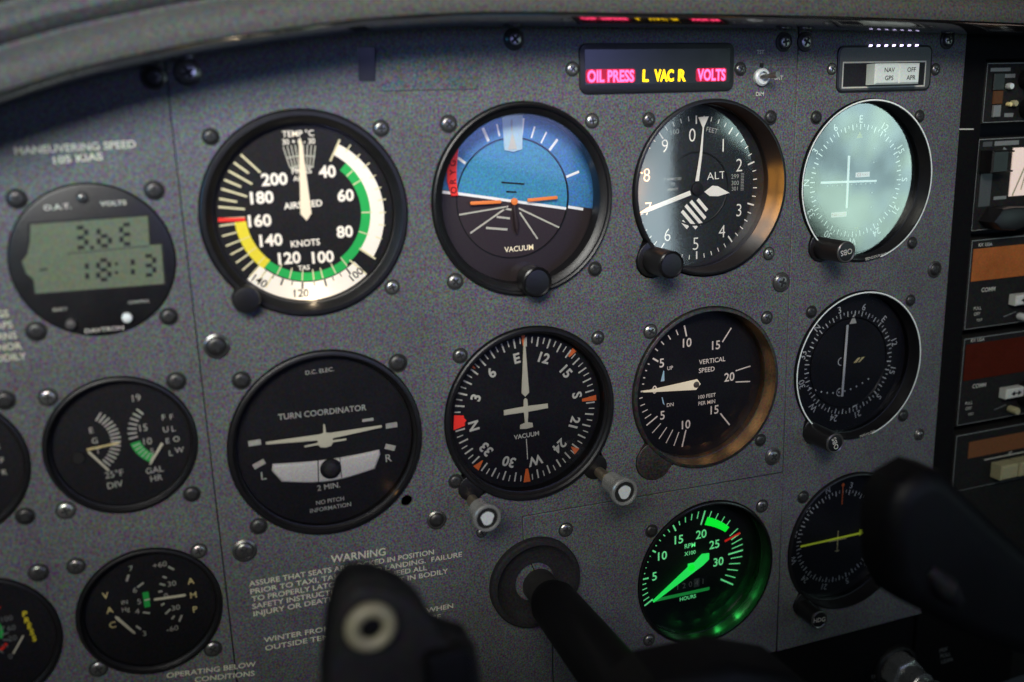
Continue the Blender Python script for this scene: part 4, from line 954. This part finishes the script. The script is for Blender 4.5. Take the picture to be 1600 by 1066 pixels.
# source selector
M['btn'] = mat('translucent_switch_cap', (.50, .52, .48), .4, 0, .15, 1500, emit=(.8, 1, .85), estr=.10)
M['violetdot'] = mat('violet_white_glow', (.6, .6, .8), .4, 0, 0, emit=(.72, .62, 1), estr=3.2)
a = thing('source_selector', 'black framed selector with two pale push caps reading NAV GPS', 'switch', (0, 0, 0))
g = G(); g.prism(rrect(164.4, 222.4, 42.6, 64.6, 3.4, 6), -.8, 2, .3, 2); g.build('frame', 'panelblack' if False else 'black', a)
M['selface'] = mat('dark_selector_face', (.045, .046, .046), .5, 0, .25, 1500)
g = G(); g.poly(rrect(165.4, 221.4, 43.6, 63.6, 2.8), -.9); g.build('face', 'selface', a, False)
g = G()
x0, x1, z0, z1 = 167.4, 218.2, 44.8, 56.7
for p, q in (((x0, z0), (x1, z0)), ((x1, z0), (x1, z1)), ((x1, z1), (x0, z1)), ((x0, z1), (x0, z0))):
    A, B = Vector(p), Vector(q); d_ = (B - A).normalized() * .3; g.line(tuple(A - d_), tuple(B + d_), .65, -1.02 - (.03 if p[0] == q[0] else 0))
g.build('white_outline', 'dimwhite', a, False)
g = G(); g.rect(x0 + .6, x1 - .6, z0 + .6, z1 - .6, -.95); g.build('recess', 'dial', a, False)
for (xa, xb, t1, t2) in ((181.6, 196.2, 'NAV', 'GPS'), (196.8, 209.8, 'OFF', 'APR')):
    g = G(); g.box(xa, xb, -7.5 if xa < 190 else -6.5, -.8, z0 + 1.0, z1 - 1.0, .8); bt_ = g.build('push_cap', 'btn', a)
    g = G(); yy = -7.6 if xa < 190 else -6.6; xm = (xa + xb) / 2 + 1.0; g.text(t1, xm, 52.6, 2.1, yy, 0, .01); g.text(t2, xm, 48.8, 2.1, yy, 0, .01); g.build('cap_lettering', 'dial', bt_, False)
for i in range(7):
    g = G(); xx = 183.2 + i * 4.75; g.prism([(xx - .9, 63.9), (xx + .9, 64.1), (xx + 1.0, 64.9), (xx - .5, 64.9)], -1.25, -.6, .1, 1); g.build('violet_dot', 'violetdot', a, False)  # row of seven small emissive dots

# ------------------------------------------------------------ glareshield
gs = thing('glareshield', 'grey-brown vinyl glareshield curving over the top of the panel', 'glareshield', (0, 0, 0))
path = [(-330, -6), (-290, 13), (-250, 28), (-215, 39.5), (-195, 45.5), (-170, 52.8), (-144, 58.6), (-124, 62.3), (-88, 67.3), (-65, 69.6), (-35, 71.4), (-4, 71.8), (30, 71.6), (116, 71.0), (172, 70), (250, 68.1), (330, 65.5), (450, 60)]
def sweep(name, prof, m, parent, path=path, sub=6):
    # Catmull-Rom through the path, offset of the profile along the local upward normal
    pts = []
    for i in range(len(path) - 1):
        p = [Vector(path[max(0, min(len(path) - 1, i + j))]) for j in (-1, 0, 1, 2)]
        for q in range(sub):
            t = q / sub; pts.append(.5 * ((2 * p[1]) + (-p[0] + p[2]) * t + (2 * p[0] - 5 * p[1] + 4 * p[2] - p[3]) * t * t + (-p[0] + 3 * p[1] - 3 * p[2] + p[3]) * t ** 3))
    pts.append(Vector(path[-1])); g = G(); n = len(prof)
    for i, p in enumerate(pts):
        t = (pts[min(i + 1, len(pts) - 1)] - pts[max(0, i - 1)]).normalized(); nn = Vector((-t.y, t.x))
        for y, h in prof: g.v.append((p.x + nn.x * h, y, p.y + nn.y * h))
    for i in range(len(pts) - 1):
        for j in range(n - 1): g.f.append([i * n + j, i * n + j + 1, (i + 1) * n + j + 1, (i + 1) * n + j])
    return g.build(name, m, parent)
sweep('lip', [(3, 3.9)] + [(y_, (y_ + 17) ** 2 / 100) for y_ in range(0, -33, -2)] + [(-33.2, 2.75), (-34.0, 3.5)], 'vinyledge', gs)
sweep('padded_top', [(-34.0, 3.5), (-34.5, 5.0), (-34.4, 7.5), (-33.4, 10.5), (-31.2, 13.2), (-27, 15.2), (-24.8, 16.4), (-24.6, 17.6), (-27, 19.4), (-28.4, 22), (-28, 25), (-25, 27.6), (-20.5, 29), (-19.5, 30.6), (-21.6, 33), (-22, 37), (-19, 41), (-8, 46), (30, 58), (300, 72)], 'shield', gs)

# ------------------------------------------------------------ radio stack
def radio(name, label, cat='radio'): return thing(name, label, cat, (0, 0, 0))
M['ambdisp'] = mat('orange_gas_discharge_window', (.12, .04, .012), .8, 0, .4, 1100, emit=(1, .30, .08), estr=.10, wear=.6, spec=.05)
M['reddisp'] = mat('dark_red_display_window', (.020, .005, .003), .8, 0, .4, 1100, emit=(1, .10, .03), estr=.015, wear=.5, spec=.05)
M['brndisp'] = mat('brown_display_window', (.04, .02, .012), .5, 0, .4, 1100, emit=(1, .4, .15), estr=.035, spec=.05)
M['pinkdisp'] = mat('pale_pink_screen', (.6, .48, .42), .4, 0, .15, 1100, emit=(1, .76, .66), estr=.42)
M['creambtn'] = mat('cream_push_button', (.34, .31, .17), .45, 0, .2, 1300)
M['whitebtn'] = mat('white_rocker', (.55, .56, .50), .4, 0, .15, 1300)
XR = 420
g = G(); 
def rack(z0, z1, xl): pass
rk = thing('radio_rack', 'black recessed rack frame around the radio stack', 'rack', (0, 0, 0))
g = G(); g.box(246.6, 430, 22, 24, -330, 90); g.build('back_plate', 'backing', rk, False)
g = G(); g.box(246.4, 262.4, 3.0, 22, -330, 90, .4); g.build('side_rail', 'lower', rk)
g = G(); g.box(262.6, 430, 6, 20, 57.5, 90, .4); g.build('top_rail', 'lower', rk)
g = G(); g.line((246.8, 22.4), (257.5, 22.0), .7, 2.85); g.build('rail_mark', 'dimwhite', rk, False)
def faceplate(root, z0, z1, xl, slant=0.0):
    g = G(); g.box(xl, XR, 4.6, 18, z0, z1, .6); g.build('faceplate', 'radio', root)
    g = G(); zt = z1 - .7; g.line((xl + .6, zt), (XR, zt), .45, 4.5); g.line((xl + .9, z0 + .8), (XR, z0 + .8), .3, 4.5); g.line((xl + .75, z0 + .8), (xl + .75, zt), .4, 4.47)
    g.build('edge_line', 'grey', root, False)
def knb(root, x, z, r, l, m='black', nm='knob'):
    g = G(); g.lathe([(r * .95, 4.6), (r, 4.0), (r, 4.6 - l + .8), (r * .85, 4.6 - l), (.01, 4.6 - l)], (x, z), 36); return g.build(nm, m, root)
a = radio('audio_panel', 'top radio stack unit with small coloured slide window and black knobs', 'audio panel'); faceplate(a, 24.4, 56.2, 264.2)
g = G(); g.rect(267.2, 281, 51.4, 53.2, 4.4); g.rect(277.6, 284.8, 48.0, 50.0, 4.4); g.rect(279.6, 286, 27.6, 29.6, 4.4); g.build('label_plates', 'grey', a, False)
g = G(); g.box(269.4, 277.0, 3.6, 5, 41.6, 50.4, .3); g.build('slide_switch', 'black', a)
g = G(); g.box(270.4, 276.6, 3.4, 5, 34.6, 41.4, .3); g.build('slide_window', 'ambdim' if False else 'brndisp', a)
g = G(); g.box(270.8, 275.8, 3.2, 5, 27.8, 34.0, .3); g.build('slide_button', 'grey', a)
knb(a, 280.2, 43.6, 1.7, 3, 'silver', 'push_button'); knb(a, 284.4, 34.6, 1.7, 3, 'creambtn', 'push_button'); knb(a, 281.2, 34.2, 1.2, 2.5, 'amberp', 'lit_dot')
knb(a, 292, 47.0, 5.0, 9); knb(a, 294.5, 32.0, 5.2, 9)
a = radio('transponder', 'second radio unit from the top with a pale pink square screen', 'transponder'); faceplate(a, -33.4, 17.0, 262.9)
g = G(); g.rect(274.6, 292, 12.6, 15.0, 4.4); g.rect(277.4, 286.6, -16.6, -14.8, 4.4); g.build('label_plates', 'grey', a, False)
g = G(); g.rect(266.4, 273.0, 12.4, 15.0, 4.42); g.rect(266.8, 275.0, -19.8, -2.0, 4.42); g.build('pale_panels', 'selface', a, False)
g = G(); g.box(265.4, 276.6, -4, 5, -1.4, 10.6, .8); g.tube([(276, -1, 9.8), (283, -1, 9.6)], .5, 8); g.tube([(276, -1, -.6), (283, -1, -.9)], .5, 8); g.build('selector_block', 'black', a)
g = G(); g.arc(4, 5.6, 20, 140, 4.38, (279.5, 6.5), 16); g.build('dial_scale', 'grey', a, False)
g = G(); g.prism([(268, -27.5), (274, -20.5), (283, -20.0), (299, -21.0), (299, -29.5), (285, -33.0), (274, -32)], -6, 5, 1.2, 2); g.build('lever_knob', 'black', a)
g = G(); g.box(288.2, 330, 3.8, 5, -15.3, 11.0, .2); s_ = g.build('screen', 'pinkdisp', a, False)
g = G(); g.line((290, -15), (298, 2), 1.0, 3.7); g.line((296, -12), (301, 8), .8, 3.7); g.build('screen_smear', 'creambtn', s_, False)
def comm(label, z0, z1, xl, disp, dz0, dz1, sw, kn, txt, pul):
    a = radio('comm_radio', label); a['group'] = 'communication radios'; faceplate(a, z0, z1, xl)
    g = G(); g.box(xl + 2.2, XR, 4.0, 5, dz0, dz1, .2); g.build('display_window', disp, a, False)
    g = G(); g.text('KX 155A', xl + 10.4, dz1 + 2.0, 1.8, 4.4, -1, .01); g.build('lettering', 'dimwhite', a, False); g = G(); g.text('COMM', txt[0], txt[1], 2.3, 4.4, -1, .02); g.text('PULL', pul[0], pul[1], 1.8, 4.4, -1); g.text('OFF', pul[0], pul[1] - 3.2, 1.8, 4.4, -1); g.text('TEST', pul[0] + 2.2, pul[1] - 7.0, 1.4, 4.4, -1)
    g.build('control_lettering', 'dimwhite', a, False)
    g = G(); g.box(sw[0], sw[0] + 14, -.5, 5, sw[1] - 3.0, sw[1] + 3.0, .7); b_ = g.build('transfer_button', 'whitebtn', a)
    g = G(); x, z = sw[0] + 7.6, sw[1]; g.poly([(x - 4.0, z), (x - 1.2, z - 1.7), (x - 1.2, z + 1.7)], -.6); g.poly([(x + 4.0, z), (x + 1.2, z + 1.7), (x + 1.2, z - 1.7)], -.6); g.line((x - 1.2, z), (x + 1.2, z), .8, -.58); g.build('arrow_print', 'dial', b_, False)
    knb(a, kn[0], kn[1], 2.2, 6, kn[2], 'volume_knob'); knb(a, xl + 52, z0 + 14, 8, 14)
    g = G(); g.line((kn[0] - 12, kn[1] + 1), (kn[0] - 3, kn[1] + 3), .4, 4.42); g.build('knob_leader_line', 'grey', a, False)
    return a
comm('communication radio with a glowing orange display window', -89.2, -37.6, 264.2, 'ambdisp', -61.2, -43.0, (296.2, -74.2), (305.2, -85.0, 'silver'), (279.8, -66.8), (273, -77))
comm('communication radio with an unlit dark red display window', -146.4, -93.6, 264.9, 'reddisp', -119, -97.6, (295.8, -129.8), (305, -141.0, 'creambtn'), (279.6, -123.3), (273, -133))
a = radio('autopilot_unit', 'bottom radio unit with brown window and cream push buttons', 'radio'); faceplate(a, -188.0, -151.6, 265.4)
g = G(); g.box(276, XR, 4.0, 5, -167.6, -157.5, .2); g.build('display_window', 'brndisp', a, False)
g = G(); g.line((289, -170.6), (XR, -170.2), .6, 4.4); g.text('AP', 309, -169.2, 1.6, 4.4); g.build('trim_line', 'dimwhite', a, False)
for i in range(5):
    x = 295.0 + 14.6 * i; g = G(); g.box(x, x + 13.2, -3.5, 5, -182.2, -173.2, 1.0); g.build('push_button', 'creambtn', a)
g = G(); g.box(262.6, 430, 5.5, 20, -330, -188.6, .4)
g.build('blank_plate', 'radio', rk)

# ------------------------------------------------------------ lower subpanel with engine control
lp_ = thing('lower_subpanel', 'black lower subpanel below the grey panel edge', 'panel', (0, 0, 0))
g = G(); g.box(-6, 246, 5, 8, -330, -260.4, .3); g.build('plate', 'lower', lp_)
g = G(); g.text('THROT', 222, -298.2, 2.6, 4.9, -1); g.text('PUSH', 222, -302.6, 2.6, 4.9, -1); g.text('OPEN', 222, -307, 2.6, 4.9, -1)
g.build('throttle_lettering', 'grey', lp_, False); g = G(); g.text('MIX', 271, -293.0, 2.6, 4.9, -1); g.text('PULL', 273.0, -297.2, 2.6, 4.9, -1); g.text('LEAN', 274.6, -301.4, 2.6, 4.9, -1)
g.build('mixture_lettering', 'grey', lp_, False)
g = G(); g.box(246.8, 330, 5, 8, -330, -262, .3); g.build('plate', 'lower', lp_)
vc = thing('vernier_control', 'chromed vernier engine control with a hexagonal nut', 'engine control', (0, 0, 0))
cx, cz = 233.5, -295.5
g = G(); g.lathe([(15.2, 5), (15.2, 4), (14.4, 2.6), (12.6, 2.2), (12.2, 4.8)], (cx, cz), 48); g.build('flange', 'darkscrew', vc)
g = G(); hx = [(cx + 11.8 * math.cos(R(60 * i + 12)), cz + 11.8 * math.sin(R(60 * i + 12))) for i in range(6)]; g.prism(hx, -7, 4.6, 1.6, 4); g.build('hexagonal_nut', 'satin', vc)
g = G(); g.lathe([(8.6, -6), (8.6, -17), (7.8, -18), (6.2, -18)], (cx, cz), 40, capb=True); g.build('barrel', 'satin', vc)
g = G(); g.lathe([(6.0, -17), (6.0, -22), (8.4, -23), (8.8, -24.5), (8.8, -33), (7.8, -35), (.01, -35)], (cx, cz), 40); g.build('knob', 'satin', vc)

# ------------------------------------------------------------ control yoke
yk = thing('control_yoke', 'dark out-of-focus control yoke with a cream ring on its left horn', 'yoke', (0, 0, -184))
def Z(z): return z + 184
g = G(); g.lathe([(23.2, -.1), (23.2, -3.2), (22.4, -4.2), (20.5, -4.4), (18.5, -2.2), (15.6, -1.2), (12.5, -1.0)], (-.8, Z(-184.5)), 72); g.lathe([(23, -.2), (10, -.9)], (-.8, Z(-184.5)), 72); g.build('shaft_collar', 'collar', yk)
g = G(); g.lathe([(8.4, 10), (8.4, -18)], (1.5, Z(-187)), 40); g.build('shaft', 'darkscrew', yk)
g = G(); g.tube([(1.5, -14, Z(-187)), (1.5, -20, Z(-187)), (1.8, -60, Z(-188)), (2, -110, Z(-189)), (2, -150, Z(-190))], [9.4, 11.5, 12.5, 13.5, 14], 32); g.build('column', 'yoke', yk)
hubl = [(-122, -130), (-120.6, -112.5), (-117.6, -95), (-114.8, -86.6), (-111.0, -83.2), (-104.0, -84.6), (-96.5, -89.6), (-91.2, -96.4), (-88.6, -103.4), (-84, -107.2), (-78.4, -110.4), (-77.4, -122), (-76.6, -150), (-73, -190), (-124, -190)]
g = G(); g.prism([(x, Z(z)) for x, z in hubl], -160, -147, 2.5, 3); lh = g.build('horn', 'yokegrey', yk)
g = G(); g.prism([(x - .2, Z(z + .2)) for x, z in hubl], -152.5, -144, 1.5, 3); g.build('horn_shaded_side', 'yoke', lh)  # darker layer behind the face paints the shaded side of the horn
g = G(); g.prism([(x, Z(z)) for x, z in rrect(-94.6, -82.0, -129, -106.0, 1.5)], -164.0, -158, 1.0, 2); g.build('rocker_switch', 'yoke', lh)
M['ringc'] = mat('cream_plastic_ring', (.26, .235, .15), .45, 0, .1, 900)
def torus(g, cx, y, cz, R1, r, n=40, m=14):
    base = len(g.v)
    for i in range(n):
        a_ = 2 * math.pi * i / n
        for j in range(m):
            b_ = 2 * math.pi * j / m; rr = R1 + r * math.cos(b_); g.v.append((cx + rr * math.cos(a_), y + r * math.sin(b_), cz + rr * math.sin(a_)))
    for i in range(n):
        for j in range(m):
            k_, l_ = (i + 1) % n, (j + 1) % m; g.f.append([base + i * m + j, base + k_ * m + j, base + k_ * m + l_, base + i * m + l_])
g = G(); torus(g, -108.6, -162.2, Z(-94.0), 4.9, 2.0); g.build('button_ring', 'ringc', lh)
g = G(); g.lathe([(3.4, -160.5), (3.2, -162.6), (.01, -163.2)], (-108.6, Z(-94.0)), 28); g.build('push_button', 'yoke', lh)
hr = [(67.5, -120), (65.0, -102), (65.5, -92), (69.5, -85.5), (80, -82), (88, -85), (109, -104), (134, -126), (165, -150), (200, -165), (222, -200), (200, -235), (150, -240), (150, -222), (188, -212), (186, -190), (160, -176), (134, -166), (104, -150), (85, -137), (74, -130)]
g = G(); g.prism([(x, Z(z)) for x, z in hr], -162, -146, 7, 6); rh = g.build('horn', 'yoke', yk)
g = G(); g.tube([(82, -161, Z(-118)), (88, -163, Z(-125)), (96, -161, Z(-133))], [2.0, 4.4, 2.6], 16); g.build('horn_highlight', 'yokegrey', rh)  # paler lump stands in for the highlight on the horn
g = G(); g.prism([(x, Z(z)) for x, z in [(-124, -186), (-56, -182), (-34, -150), (-18, -139), (10, -140), (34, -150), (52, -168), (80, -200), (160, -224), (160, -242), (60, -236), (-116, -222)]], -158, -136, 6, 4); g.build('crossbar', 'yoke', yk)  # raised middle of the bar stands in for shadow at the panel's foot
